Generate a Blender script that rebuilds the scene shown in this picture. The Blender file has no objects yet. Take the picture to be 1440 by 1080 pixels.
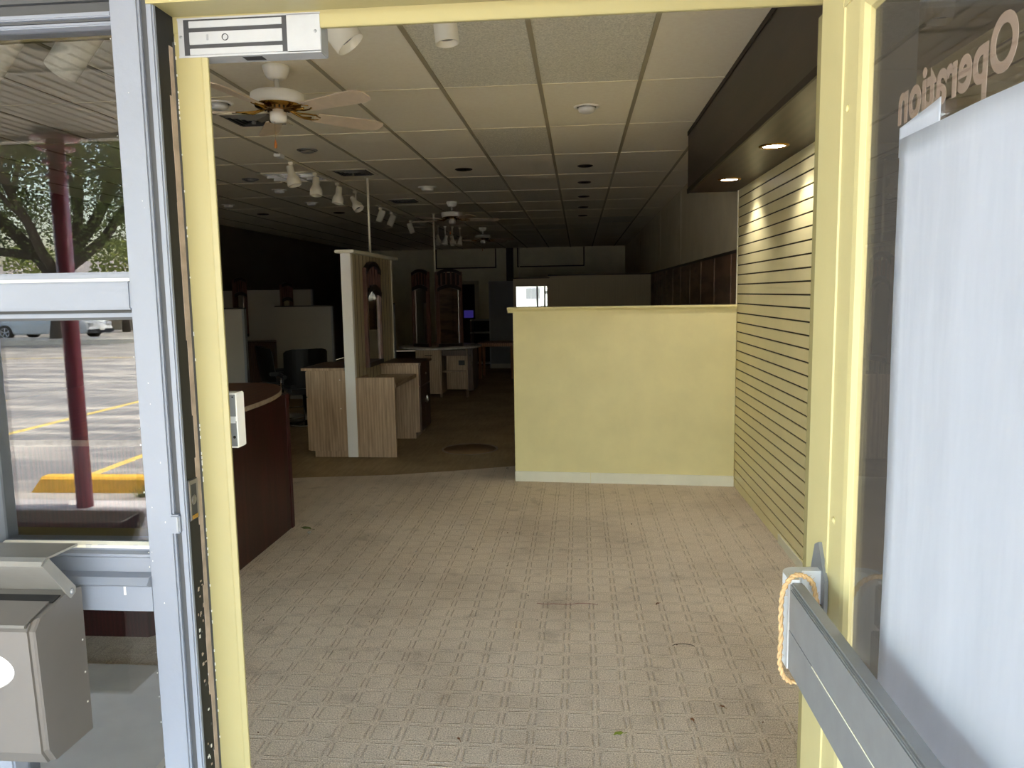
import bpy, bmesh, math, random
from mathutils import Vector, Matrix
rnd = random.Random(7)
PI = math.pi
SC = bpy.context.scene
COL = SC.collection
CEIL = 2.904

# ------------------------------------------------------------------ materials
def lin(c):
    return tuple(((v/255)/12.92 if v/255 <= .04045 else ((v/255+.055)/1.055)**2.4) for v in c)
MATS = {}
def newmat(name):
    m = bpy.data.materials.new(name); m.use_nodes = True
    nt = m.node_tree; b = nt.nodes['Principled BSDF']
    MATS[name] = m
    return m, nt, b
def coords(nt, scale=(1, 1, 1), kind='Object'):
    tc = nt.nodes.new('ShaderNodeTexCoord'); mp = nt.nodes.new('ShaderNodeMapping')
    mp.inputs['Scale'].default_value = scale
    nt.links.new(tc.outputs[kind], mp.inputs['Vector'])
    return mp.outputs['Vector']
def noise(nt, vec, scale, detail=4, rough=.6):
    n = nt.nodes.new('ShaderNodeTexNoise'); n.inputs['Scale'].default_value = scale
    n.inputs['Detail'].default_value = detail; n.inputs['Roughness'].default_value = rough
    nt.links.new(vec, n.inputs['Vector']); return n.outputs['Fac']
def ramp(nt, fac, stops):
    r = nt.nodes.new('ShaderNodeValToRGB'); el = r.color_ramp.elements
    while len(el) < len(stops): el.new(.5)
    for e, (p, c) in zip(el, stops): e.position = p; e.color = (*c, 1)
    nt.links.new(fac, r.inputs['Fac']); return r.outputs['Color']
def bump(nt, b, h, strength=.2, dist=.01):
    n = nt.nodes.new('ShaderNodeBump'); n.inputs['Strength'].default_value = strength
    n.inputs['Distance'].default_value = dist
    nt.links.new(h, n.inputs['Height']); nt.links.new(n.outputs['Normal'], b.inputs['Normal'])
def mth(nt, op, a, b=None, c=None):
    n = nt.nodes.new('ShaderNodeMath'); n.operation = op
    for i, v in enumerate((a, b, c)):
        if v is None: continue
        if isinstance(v, (int, float)): n.inputs[i].default_value = v
        else: nt.links.new(v, n.inputs[i])
    return n.outputs[0]
def mixc(nt, fac, a, b):
    n = nt.nodes.new('ShaderNodeMix'); n.data_type = 'RGBA'
    for sock, v in ((n.inputs[0], fac), (n.inputs[6], a), (n.inputs[7], b)):
        if isinstance(v, (int, float)): sock.default_value = v
        elif isinstance(v, tuple): sock.default_value = (*v, 1)
        else: nt.links.new(v, sock)
    return n.outputs[2]
def mul(c, k): return tuple(min(1, v*k) for v in c)
def paint(name, rgb, rough=.5, var=.12, scale=6, metal=0, bmp=0, bscale=80, spec=None, coat=0):
    m, nt, b = newmat(name); c = lin(rgb)
    v = coords(nt)
    f = noise(nt, v, scale, 5)
    nt.links.new(ramp(nt, f, [(.25, mul(c, 1-var)), (.75, mul(c, 1+var*.6))]), b.inputs['Base Color'])
    b.inputs['Roughness'].default_value = rough; b.inputs['Metallic'].default_value = metal
    if spec is not None: b.inputs['Specular IOR Level'].default_value = spec
    if coat: b.inputs['Coat Weight'].default_value = coat; b.inputs['Coat Roughness'].default_value = .1
    if bmp: bump(nt, b, noise(nt, v, bscale, 3), bmp, .004)
    return m
def wood(name, a, c, scale=(9, 9, .7), nscale=7, rough=.45, wv=.35, contrast=.5):
    m, nt, b = newmat(name)
    v = coords(nt, scale)
    n1 = noise(nt, v, nscale, 8, .65)
    w = nt.nodes.new('ShaderNodeTexWave'); w.inputs['Scale'].default_value = 1.4
    w.inputs['Distortion'].default_value = 9; w.inputs['Detail'].default_value = 3
    w.inputs['Detail Scale'].default_value = .8
    nt.links.new(v, w.inputs['Vector'])
    f = mth(nt, 'ADD', mth(nt, 'MULTIPLY', n1, 1-wv), mth(nt, 'MULTIPLY', w.outputs['Fac'], wv))
    nt.links.new(ramp(nt, f, [(.5-contrast*.4, lin(a)), (.5, tuple((p+q)/2 for p, q in zip(lin(a), lin(c)))), (.5+contrast*.4, lin(c))]), b.inputs['Base Color'])
    b.inputs['Roughness'].default_value = rough
    bump(nt, b, n1, .06, .003)
    return m

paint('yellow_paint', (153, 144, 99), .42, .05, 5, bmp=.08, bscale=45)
paint('door_yellow_lit', (204, 195, 142), .42, .05, 5, bmp=.08, bscale=45)  # frame's yellow made lighter to stand in for light on the door
paint('post_white', (252, 250, 246), .45, .03)
paint('stain_brown', (142, 112, 78), .4, .3, 9)
paint('ledge_shaded', (118, 104, 62), .6, .1, 4)  # yellow of the inner ledge darkened, its shade put into the colour
paint('wall_yellow', (234, 222, 164), .5, .08, 3, bmp=.1, bscale=30)
paint('slat_yellow', (238, 226, 176), .42, .06, 4)
paint('groove_dark', (38, 32, 20), .8)
paint('cream_paint', (238, 234, 214), .5, .08, 4)
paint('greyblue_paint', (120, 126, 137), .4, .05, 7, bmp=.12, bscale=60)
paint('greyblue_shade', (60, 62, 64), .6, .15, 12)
paint('chip_white', (206, 206, 200), .6, .1)
paint('black_rubber', (14, 14, 14), .7, .3, 20)
paint('worn_tan', (156, 140, 126), .7, .35, 25)
paint('dark_blue_edge', (58, 60, 66), .6, .3, 30)
paint('white_metal', (240, 240, 236), .35, .03)
paint('lock_steel', (172, 175, 177), .5, .05, 30, metal=.35)
paint('lock_plate', (160, 163, 166), .55, .06, 25, metal=.1)
paint('lock_gap', (46, 47, 50), .6, .2, 30)
paint('aluminium', (140, 144, 148), .42, .10, 24, metal=.25)
paint('aluminium_bright', (222, 226, 230), .45, .06, 10, metal=.1)
paint('steel_satin', (112, 108, 103), .38, .07, 9, metal=.45)
paint('steel_lid', (152, 150, 144), .34, .14, 14, metal=.5)
paint('chrome', (200, 200, 200), .18, .03, metal=1)
paint('brass', (170, 130, 60), .22, .08, metal=1)
paint('fan_white', (240, 236, 226), .4, .04)
paint('track_white', (240, 232, 210), .42, .05)
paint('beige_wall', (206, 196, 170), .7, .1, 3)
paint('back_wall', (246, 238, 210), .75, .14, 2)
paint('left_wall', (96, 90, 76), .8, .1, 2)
paint('trim_dark', (48, 40, 32), .55, .1)
paint('grey_panel', (120, 122, 126), .6, .08, 4)
paint('white_laminate', (170, 164, 154), .55, .05, 4)
paint('black_vinyl', (22, 22, 24), .35, .2, 10)
paint('black_plastic', (28, 27, 28), .4, .2)
paint('marble_top', (214, 210, 204), .25, .35, 14)
paint('grid_bar', (168, 158, 132), .55, .08)
paint('grid_line', (236, 226, 196), .55, .05)
paint('hole_dark', (14, 12, 10), .8)
paint('bulb_white', (226, 224, 220), .3, .02)
paint('bulb_grey', (120, 118, 114), .35, .05)
paint('louver', (244, 244, 242), .2, .03, metal=.3)
paint('orange_wood', (196, 120, 50), .5)
paint('jute', (212, 178, 130), .9, .3, 60, bmp=.5, bscale=220)
paint('maroon_post', (120, 42, 62), .4, .15, 8)
paint('maroon_panel', (62, 22, 24), .38, .15, 6)
paint('asphalt_edge', (120, 118, 114), .9)
paint('kerb', (190, 184, 170), .9, .2, 6)
paint('kerb_yellow', (224, 172, 50), .8, .18, 10)
paint('line_yellow', (206, 178, 90), .9, .3, 8)
paint('bark', (74, 64, 56), .95, .4, 10, bmp=.6, bscale=18)
paint('grass_green', (104, 116, 62), .9, .35, 10)
paint('car_white', (206, 208, 208), .25, .03, coat=.6)
paint('car_dark', (40, 44, 50), .25, .05, coat=.6)
paint('car_glass', (30, 34, 38), .1, .05)
paint('tyre', (30, 30, 30), .8)
paint('house_wall', (222, 214, 196), .8, .08)
paint('house_roof', (128, 120, 112), .85, .15)
paint('fence_wood', (150, 142, 128), .85, .2)
paint('door_grey', (40, 39, 39), .55, .1, 5)
paint('decal_tan', (214, 204, 196), .7, .03)
paint('leaf_green', (128, 142, 40), .6, .2, 20)
paint('leaf_brown', (120, 78, 44), .7, .25, 20)
paint('red_fluff', (150, 84, 84), .8)
paint('platform_grey', (222, 216, 212), .7, .14, 5)
paint('mirror_frame_dark', (34, 24, 23), .35, .3, 14)
paint('mirror_frame_red', (110, 76, 66), .35, .25, 14)
paint('outlet_black', (34, 36, 40), .5)

wood('walnut_laminate', (150, 125, 100), (200, 173, 142), (7, 7, .55), 5, .45, wv=.16)
wood('dark_veneer', (66, 44, 32), (96, 66, 48), (8, 8, .8), 5, .4)
wood('maroon_laminate', (40, 15, 16), (66, 26, 26), (10, 10, .8), 6, .3)
wood('counter_top', (70, 42, 34), (104, 64, 48), (3, 1, 3), 6, .3)
paint('fan_blade', (214, 194, 168), .5, .12, 14)
wood('soffit_veneer', (44, 33, 27), (62, 47, 38), (3, .5, 3), 4, .38)
wood('panelling', (182, 170, 142), (204, 191, 160), (22, 22, .4), 4, .6)
wood('wall_wood', (84, 62, 48), (128, 98, 76), (3, 1, 6), 5, .45)
wood('table_wood', (150, 104, 72), (190, 140, 100), (6, 6, 1), 5, .45)

def carpet_mat():
    m, nt, b = newmat('carpet_pile')
    tc = nt.nodes.new('ShaderNodeTexCoord'); sep = nt.nodes.new('ShaderNodeSeparateXYZ')
    # slight wobble of the woven lines
    nz = nt.nodes.new('ShaderNodeTexNoise'); nz.inputs['Scale'].default_value = 9
    nt.links.new(tc.outputs['Object'], nz.inputs['Vector'])
    vm = nt.nodes.new('ShaderNodeVectorMath'); vm.operation = 'MULTIPLY_ADD'
    nt.links.new(nz.outputs['Color'], vm.inputs[0]); vm.inputs[1].default_value = (.012, .012, 0)
    nt.links.new(tc.outputs['Object'], vm.inputs[2])
    nt.links.new(vm.outputs[0], sep.inputs[0])
    P = .121
    def fr(s): return mth(nt, 'ABSOLUTE', mth(nt, 'SUBTRACT', mth(nt, 'FRACT', mth(nt, 'DIVIDE', s, P)), .5))
    fx, fy = fr(sep.outputs[0]), fr(sep.outputs[1])
    def pair(f, w=.045): # two thin ridges either side of the middle
        d = mth(nt, 'ABSOLUTE', mth(nt, 'SUBTRACT', f, .095))
        return mth(nt, 'SUBTRACT', 1, mth(nt, 'SMOOTH_MIN', mth(nt, 'DIVIDE', d, w), 1, .2))
    def gate(f): return mth(nt, 'GREATER_THAN', f, .17)
    lines = mth(nt, 'MULTIPLY', pair(fx), gate(fy)); ribs = mth(nt, 'MULTIPLY', pair(fy, .035), gate(fx))
    fine = noise(nt, tc.outputs['Object'], 190, 2)
    big = noise(nt, tc.outputs['Object'], 1.1, 6, .65)
    spot = noise(nt, tc.outputs['Object'], 5, 4, .6)
    c1 = ramp(nt, fine, [(.3, lin((176, 159, 140))), (.7, lin((255, 240, 220)))])
    stain = ramp(nt, big, [(.32, (.62, .6, .58)), (.55, (1, 1, 1))])
    mm = nt.nodes.new('ShaderNodeMix'); mm.data_type = 'RGBA'; mm.blend_type = 'MULTIPLY'; mm.inputs[0].default_value = .55
    nt.links.new(c1, mm.inputs[6]); nt.links.new(stain, mm.inputs[7])
    m2 = nt.nodes.new('ShaderNodeMix'); m2.data_type = 'RGBA'; m2.blend_type = 'MULTIPLY'; m2.inputs[0].default_value = .5
    nt.links.new(mm.outputs[2], m2.inputs[6]); nt.links.new(ramp(nt, spot, [(.3, (.6, .58, .56)), (.42, (1, 1, 1))]), m2.inputs[7])
    out = mixc(nt, mth(nt, 'MULTIPLY', lines, .14), m2.outputs[2], lin((112, 98, 80)))  # groove lines also darkened in colour for the shade in them
    nt.links.new(out, b.inputs['Base Color'])
    b.inputs['Roughness'].default_value = .95; b.inputs['Specular IOR Level'].default_value = .1
    h = mth(nt, 'ADD', mth(nt, 'ADD', mth(nt, 'MULTIPLY', lines, -1.0), mth(nt, 'MULTIPLY', ribs, 1.2)), mth(nt, 'MULTIPLY', fine, .9))
    bump(nt, b, h, .8, .006)
carpet_mat()
def vinyl_mat():
    m, nt, b = newmat('vinyl_floor')
    v = coords(nt, (1, 1, 1))
    n = noise(nt, v, 1.6, 6)
    n2 = noise(nt, coords(nt, (12, 1.2, 1)), 3, 4)
    f = mth(nt, 'ADD', mth(nt, 'MULTIPLY', n, .6), mth(nt, 'MULTIPLY', n2, .4))
    nt.links.new(ramp(nt, f, [(.3, lin((132, 112, 82))), (.7, lin((182, 158, 120)))]), b.inputs['Base Color'])
    b.inputs['Roughness'].default_value = .9
    bump(nt, b, n2, .03, .003)
vinyl_mat()
def tile_mat(name, a, c, scale, strength):
    m, nt, b = newmat(name); v = coords(nt)
    n = noise(nt, v, scale, 3, .7); g = noise(nt, v, .7, 2)
    c0 = ramp(nt, n, [(.3, lin(a)), (.7, lin(c))])
    nt.links.new(mixc(nt, mth(nt, 'MULTIPLY', g, .18), c0, mul(lin(a), .7)), b.inputs['Base Color'])
    b.inputs['Roughness'].default_value = .85
    bump(nt, b, n, strength, .003)
tile_mat('tile_plain', (240, 231, 210), (246, 239, 219), 30, .05)
tile_mat('tile_speckled', (190, 186, 170), (250, 245, 228), 110, .5)
def asphalt_mat():
    m, nt, b = newmat('asphalt'); v = coords(nt)
    f = noise(nt, v, 60, 4, .7); g = noise(nt, coords(nt, (.5, 2.2, 1)), .9, 6, .7)
    c0 = ramp(nt, f, [(.35, lin((84, 83, 82))), (.7, lin((140, 137, 132)))])
    nt.links.new(mixc(nt, ramp(nt, g, [(.45, (0, 0, 0)), (.62, (1, 1, 1))]), c0, lin((168, 161, 148))), b.inputs['Base Color'])
    b.inputs['Roughness'].default_value = .85
    bump(nt, b, f, .5, .01)
asphalt_mat()
def concrete_mat(name, a, c):
    m, nt, b = newmat(name); v = coords(nt)
    f = noise(nt, v, 2.2, 8, .7)
    nt.links.new(ramp(nt, f, [(.3, lin(a)), (.7, lin(c))]), b.inputs['Base Color'])
    b.inputs['Roughness'].default_value = .8
    bump(nt, b, noise(nt, v, 40, 4), .15, .005)
concrete_mat('walk_dark', (176, 170, 164), (202, 195, 188))
concrete_mat('walk_sun_patch', (150, 144, 140), (184, 178, 172))  # tone of the sun patch painted on the walkway
def glass_mat(name, base, tint, k=.5):
    m = bpy.data.materials.new(name); m.use_nodes = True; nt = m.node_tree; nt.nodes.clear(); MATS[name] = m
    out = nt.nodes.new('ShaderNodeOutputMaterial'); mx = nt.nodes.new('ShaderNodeMixShader')
    tr = nt.nodes.new('ShaderNodeBsdfTransparent'); tr.inputs['Color'].default_value = (*tint, 1)
    gl = nt.nodes.new('ShaderNodeBsdfGlossy'); gl.inputs['Roughness'].default_value = 0; gl.inputs['Color'].default_value = (1, 1, 1, 1)
    lw = nt.nodes.new('ShaderNodeLayerWeight'); lw.inputs['Blend'].default_value = .5
    p = mth(nt, 'POWER', lw.outputs['Facing'], 4.0)
    fac = mth(nt, 'ADD', mth(nt, 'MULTIPLY', p, k), base)
    nt.links.new(fac, mx.inputs[0]); nt.links.new(tr.outputs[0], mx.inputs[1]); nt.links.new(gl.outputs[0], mx.inputs[2])
    nt.links.new(mx.outputs[0], out.inputs[0])
glass_mat('window_glass', .05, (.75, .76, .755))
glass_mat('door_glass', .055, (.72, .71, .70), .35)
def mirror_mat():
    m, nt, b = newmat('mirror_glass')
    b.inputs['Metallic'].default_value = 1; b.inputs['Roughness'].default_value = .01
    b.inputs['Base Color'].default_value = (.86, .88, .87, 1)
mirror_mat()
def paper_mat():
    m, nt, b = newmat('paper')
    v = coords(nt, (1, 1, .25)); n = noise(nt, v, 7, 4, .6)
    nt.links.new(ramp(nt, n, [(.3, lin((176, 184, 196))), (.7, lin((192, 199, 210)))]), b.inputs['Base Color'])
    b.inputs['Roughness'].default_value = .9
    tl = nt.nodes.new('ShaderNodeBsdfTranslucent'); tl.inputs['Color'].default_value = (.86, .9, .97, 1)
    mx = nt.nodes.new('ShaderNodeMixShader'); mx.inputs[0].default_value = .3
    out = nt.nodes['Material Output']
    nt.links.new(b.outputs[0], mx.inputs[1]); nt.links.new(tl.outputs[0], mx.inputs[2]); nt.links.new(mx.outputs[0], out.inputs[0])
    bump(nt, b, n, .35, .02)
paper_mat()
def decal_mat():
    m = MATS['decal_tan']; nt = m.node_tree; b = nt.nodes['Principled BSDF']
    tl = nt.nodes.new('ShaderNodeBsdfTranslucent'); tl.inputs['Color'].default_value = (*lin((214, 204, 196)), 1)
    mx = nt.nodes.new('ShaderNodeMixShader'); mx.inputs[0].default_value = .5
    nt.links.new(b.outputs[0], mx.inputs[1]); nt.links.new(tl.outputs[0], mx.inputs[2]); nt.links.new(mx.outputs[0], nt.nodes['Material Output'].inputs[0])
def foliage_mat(name, a, c):
    m, nt, b = newmat(name)
    oi = nt.nodes.new('ShaderNodeNewGeometry')
    nt.links.new(ramp(nt, oi.outputs['Random Per Island'], [(0, lin(a)), (1, lin(c))]), b.inputs['Base Color'])
    b.inputs['Roughness'].default_value = .9
    tl = nt.nodes.new('ShaderNodeBsdfTranslucent'); tl.inputs['Color'].default_value = (*lin(c), 1)
    mx = nt.nodes.new('ShaderNodeMixShader'); mx.inputs[0].default_value = .35
    nt.links.new(b.outputs[0], mx.inputs[1]); nt.links.new(tl.outputs[0], mx.inputs[2]); nt.links.new(mx.outputs[0], nt.nodes['Material Output'].inputs[0])
foliage_mat('oak_leaves', (66, 80, 48), (128, 140, 84))
foliage_mat('bush_leaves', (88, 104, 56), (158, 164, 92))
def emit_mat(name, col, s):
    m = bpy.data.materials.new(name); m.use_nodes = True; nt = m.node_tree; nt.nodes.clear(); MATS[name] = m
    out = nt.nodes.new('ShaderNodeOutputMaterial'); e = nt.nodes.new('ShaderNodeEmission')
    e.inputs['Color'].default_value = (*col, 1); e.inputs['Strength'].default_value = s
    nt.links.new(e.outputs[0], out.inputs[0])
emit_mat('lamp_lit', (1, .97, .92), 12)
emit_mat('screen_purple', (.05, .035, .25), .12)
def soffit_ribs():
    m, nt, b = newmat('canopy_white'); b.inputs['Base Color'].default_value = (*lin((150, 142, 130)), 1); b.inputs['Roughness'].default_value = .5
soffit_ribs()

decal_mat()
# ------------------------------------------------------------------ mesh builder
class MB:
    def __init__(s): s.bm = bmesh.new(); s.mats = []
    def mi(s, m):
        if m not in s.mats: s.mats.append(m)
        return s.mats.index(m)
    def add(s, verts, faces, m=None, smooth=False):
        vs = [s.bm.verts.new(v) for v in verts]; k = s.mi(m) if m else 0
        for f in faces:
            try: fc = s.bm.faces.new([vs[i] for i in f])
            except ValueError: continue
            fc.material_index = k; fc.smooth = smooth
        return vs
    def box(s, a, b, m=None, bev=0, rot=None, pivot=None):
        x0, x1 = sorted((a[0], b[0])); y0, y1 = sorted((a[1], b[1])); z0, z1 = sorted((a[2], b[2]))
        vs = [Vector(p) for p in ((x0,y0,z0),(x1,y0,z0),(x1,y1,z0),(x0,y1,z0),(x0,y0,z1),(x1,y0,z1),(x1,y1,z1),(x0,y1,z1))]
        fs = [(0,3,2,1),(4,5,6,7),(0,1,5,4),(1,2,6,5),(2,3,7,6),(3,0,4,7)]
        if bev:
            t = bmesh.new(); q = [t.verts.new(v) for v in vs]
            for f in fs: t.faces.new([q[i] for i in f])
            bmesh.ops.bevel(t, geom=t.edges[:], offset=bev, segments=2, affect='EDGES', clamp_overlap=True)
            t.verts.index_update()
            vs = [v.co.copy() for v in t.verts]; fs = [tuple(v.index for v in f.verts) for f in t.faces]; t.free()
        if rot is not None:
            pv = Vector(pivot) if pivot else Vector(((x0+x1)/2, (y0+y1)/2, (z0+z1)/2))
            vs = [rot @ (v-pv) + pv for v in vs]
        s.add(vs, fs, m)
    def tube(s, pts, r, m=None, n=10, caps=True, smooth=True):
        pts = [Vector(p) for p in pts]; rs = r if isinstance(r, (list, tuple)) else [r]*len(pts)
        vs, fs = [], []; ref = None
        for i, p in enumerate(pts):
            d = (pts[min(i+1, len(pts)-1)] - pts[max(i-1, 0)]).normalized()
            if ref is None: ref = Vector((1,0,0)) if abs(d.x) < .9 else Vector((0,1,0))
            u = (ref - d*ref.dot(d)).normalized(); ref = u; w = d.cross(u)
            for k in range(n):
                a = 2*PI*k/n; vs.append(p + (u*math.cos(a) + w*math.sin(a))*rs[i])
        for i in range(len(pts)-1):
            for k in range(n):
                a, b = i*n+k, i*n+(k+1) % n; fs.append((a, b, b+n, a+n))
        if caps:
            fs.append(tuple(range(n-1, -1, -1))); fs.append(tuple((len(pts)-1)*n+k for k in range(n)))
        s.add(vs, fs, m, smooth)
    def lathe(s, prof, m=None, n=28, at=(0,0,0), mat=None, smooth=True, cap=True):
        # prof: list of (radius, z) revolved about z; mat: Matrix orientation
        vs, fs = [], []; R = mat if mat is not None else Matrix.Identity(3); A = Vector(at)
        for r, z in prof:
            for k in range(n):
                a = 2*PI*k/n; vs.append(R @ Vector((r*math.cos(a), r*math.sin(a), z)) + A)
        for i in range(len(prof)-1):
            for k in range(n):
                a, b = i*n+k, i*n+(k+1) % n; fs.append((a, b, b+n, a+n))
        if cap:
            if prof[0][0] > 1e-5: fs.append(tuple(range(n-1, -1, -1)))
            if prof[-1][0] > 1e-5: fs.append(tuple((len(prof)-1)*n+k for k in range(n)))
        s.add(vs, fs, m, smooth)
    def prism(s, poly, a, b, axis='z', m=None, smooth=False):
        # polygon (2D) extruded between a and b along axis; poly axes: z->(x,y) y->(x,z) x->(y,z)
        def P(u, v, w): return {'z': (u, v, w), 'y': (u, w, v), 'x': (w, u, v)}[axis]
        n = len(poly); vs = [P(u, v, a) for u, v in poly] + [P(u, v, b) for u, v in poly]
        fs = [tuple(range(n-1, -1, -1)), tuple(range(n, 2*n))] + [(i, (i+1) % n, n+(i+1) % n, n+i) for i in range(n)]
        s.add(vs, fs, m, smooth)
    def build(s, name, mat, parent=None, o=(0,0,0), loc=None):
        for v in s.bm.verts: v.co -= Vector(o)
        bmesh.ops.recalc_face_normals(s.bm, faces=s.bm.faces[:])
        me = bpy.data.meshes.new(name); s.bm.to_mesh(me); s.bm.free()
        for mm in (s.mats if s.mats else [mat]): me.materials.append(MATS[mm if mm else mat])
        ob = bpy.data.objects.new(name, me); COL.objects.link(ob)
        if parent: ob.parent = parent
        else: ob.location = loc if loc is not None else o
        return ob

def tag(o, label=None, cat=None, group=None, kind=None):
    if label: o['label'] = label
    if cat: o['category'] = cat
    if group: o['group'] = group
    if kind: o['kind'] = kind
    return o
def empty(name, loc, label=None, cat=None, group=None, kind=None, rz=0):
    o = bpy.data.objects.new(name, None); COL.objects.link(o); o.location = loc; o.rotation_euler = (0, 0, rz)
    o.empty_display_size = .1
    return tag(o, label, cat, group, kind)
def dup(root, loc, label=None, rz=None, group=None):
    r = root.copy(); COL.objects.link(r); r.location = loc
    if rz is not None: r.rotation_euler = (0, 0, rz)
    if label: r['label'] = label
    if group: r['group'] = group
    for ch in list(root.children):
        c = ch.copy(); COL.objects.link(c); c.parent = r
        for g in list(ch.children):
            d = g.copy(); COL.objects.link(d); d.parent = c
    return r
def B(name, mat, a, b, parent=None, o=(0,0,0), bev=0):
    m = MB(); m.box(a, b, mat, bev); return m.build(name, mat, parent, o)
def rotm(axis, deg): return Matrix.Rotation(math.radians(deg), 3, axis)
def align(d):
    return Vector((0,0,1)).rotation_difference(Vector(d).normalized()).to_matrix()

# ------------------------------------------------------------------ the setting: interior shell
XR = 1.28; XL = -6.25; YB = 22.1; YF = 1.43     # right slat plane, left wall, back wall, stop plane
B('floor', 'vinyl_floor', (XL, 1.36, -.12), (1.42, YB, -.008))['kind'] = 'structure'
m = MB(); m.prism([(XL,1.40),(1.3,1.40),(1.3,6.6),(-.56,6.6),(-.60,7.13),(-1.156,6.92),(-1.717,6.74),(-2.59,6.61),(-3.6,6.55),(XL,6.5)], -.01, 0, 'z')
tag(m.build('carpet', 'carpet_pile'), 'taupe carpet with a woven grid pattern filling the front of the shop', kind='structure')
B('floor_platform', 'platform_grey', (XL, 1.44, -.005), (-1.46, 3.06, .03))['kind'] = 'structure'
m = MB()
X0, Y0, TW, TL = -.842, 4.91, .6096, 1.2192
speck = {(0,-1),(1,-1),(0,1),(-1,3),(0,4),(0,-2),(-2,-2),(1,5),(-1,6),(-2,5),(2,7),(0,8)}
i0 = -9
for i in range(i0, 4):
    for j in range(-3, 15):
        xa, xb = max(X0+i*TW, XL), min(X0+(i+1)*TW, 1.42); ya, yb = max(Y0+j*TL, 1.36), min(Y0+(j+1)*TL, YB)
        if xb-xa < .01 or yb-ya < .01: continue
        m.add([(xa,ya,CEIL),(xb,ya,CEIL),(xb,yb,CEIL),(xa,yb,CEIL)], [(0,3,2,1)], 'tile_speckled' if (i,j) in speck else 'tile_plain')
m.box((XL-.1, 1.36, CEIL+.08), (1.5, YB+.1, CEIL+.2), 'tile_plain')
tag(m.build('ceiling', 'tile_plain'), kind='structure')
m = MB()
for i in range(i0, 4):
    x = X0+i*TW
    if XL < x < 1.4: m.box((x-.0125, 1.45, CEIL-.006), (x+.0125, YB, CEIL+.004), 'grid_bar')
for j in range(-2, 15):
    y = Y0+j*TL
    if y < YB: m.box((XL, y-.009, CEIL-.004), (1.3, y+.009, CEIL+.004), 'grid_line')
tag(m.build('trim_1', 'grid_bar'), 'painted metal grid holding the ceiling tiles', kind='structure')
m = MB()
m.box((1.30, 1.36, 0), (1.42, YB, CEIL), 'beige_wall')
m.box((1.296, 6.5, .0), (1.30, YB, 1.93), 'wall_wood')
for k in range(9): m.box((1.288, 6.75+k*.82, 0), (1.30, 6.79+k*.82, 1.93), 'wall_wood')
m.box((1.285, 6.5, 1.93), (1.30, YB, 1.955), 'trim_dark')
for y in (10.1, 12.6, 16.9): m.box((1.295, y-.015, 1.955), (1.30, y+.015, CEIL), 'beige_wall')
tag(m.build('wall_right', 'beige_wall'), kind='structure')
# slat panelling: 38 boards with dark grooves between
m = MB(); z = .075
m.box((1.286, 1.44, 0), (1.30, 6.44, 2.42), 'groove_dark')
while z < 2.40:
    z2 = min(z+.0762-.010, 2.42)
    m.box((XR, 1.44, z), (1.287, 6.43, z2), 'slat_yellow'); z += .0762
m.box((XR, 1.44, 0), (1.287, 6.43, .068), 'slat_yellow')
m.box((1.272, 1.44, 0), (1.282, 4.95, .055), 'cream_paint')
m.box((1.275, 6.43, .0), (1.30, 6.445, 2.42), 'cream_paint')
tag(m.build('wall_slats', 'slat_yellow'), 'yellow slatted display wall on the right side of the shop', kind='structure')
m = MB()
m.box((XL-.1, YB, 0), (1.45, YB+.1, CEIL), 'back_wall')
m.box((-2.06, YB-.05, 0), (-1.86, YB, CEIL), 'trim_dark')
for (xa, za, xb, zb) in ((-4.1,2.35,-2.35,2.9), (-1.75,2.36,.16,2.92)):
    for q in (((xa,za),(xb,za+.03)), ((xa,za),(xa+.03,zb)), ((xb-.03,za),(xb,zb))):
        m.box((q[0][0], YB-.02, q[0][1]), (q[1][0], YB, q[1][1]), 'trim_dark')
m.box((-3.55, YB-.03, 0), (-3.43, YB, 2.0), 'beige_wall'); m.box((-2.99, YB-.03, 0), (-2.87, YB, 2.0), 'beige_wall'); m.box((-3.55, YB-.03, 1.9), (-2.87, YB, 2.0), 'beige_wall')
m.box((-3.43, YB-.012, 0), (-2.99, YB, 1.9), 'hole_dark')
tag(m.build('wall_back', 'back_wall'), kind='structure')
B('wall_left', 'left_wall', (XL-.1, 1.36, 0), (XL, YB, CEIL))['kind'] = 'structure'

# short yellow partition (slightly skewed to the room) with cap and baseboard
part = empty('wall_partition', (.36, 6.475, 0), 'low pale yellow partition with a moulded cap and cream baseboard in front of the slatted wall', kind='structure')
ang = math.atan2(6.40-6.55, 1.275+.562)
R = Matrix.Rotation(ang, 3, 'Z'); A = Vector((-.562, 6.55, 0)); L = math.hypot(1.275+.562, .15)
def pw(m):
    for v in m.bm.verts: v.co = R @ v.co + A
    return m
m = MB(); m.box((0,0,0), (L,.11,1.475), 'wall_yellow'); pw(m).build('panel', 'wall_yellow', part, part.location)
m = MB(); m.prism([(-.035,1.508),(-.035,1.494),(-.02,1.486),(-.012,1.474),(-.012,1.462),(.122,1.462),(.145,1.508)], -.045, L, 'x'); pw(m).build('cap', 'wall_yellow', part, part.location)
m = MB(); m.box((-.0,-.014,0), (L,.0,.088), 'cream_paint'); m.box((.655,-.0145,0),(.658,-.0,.088),'wall_yellow'); pw(m).build('baseboard', 'cream_paint', part, part.location)

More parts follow.
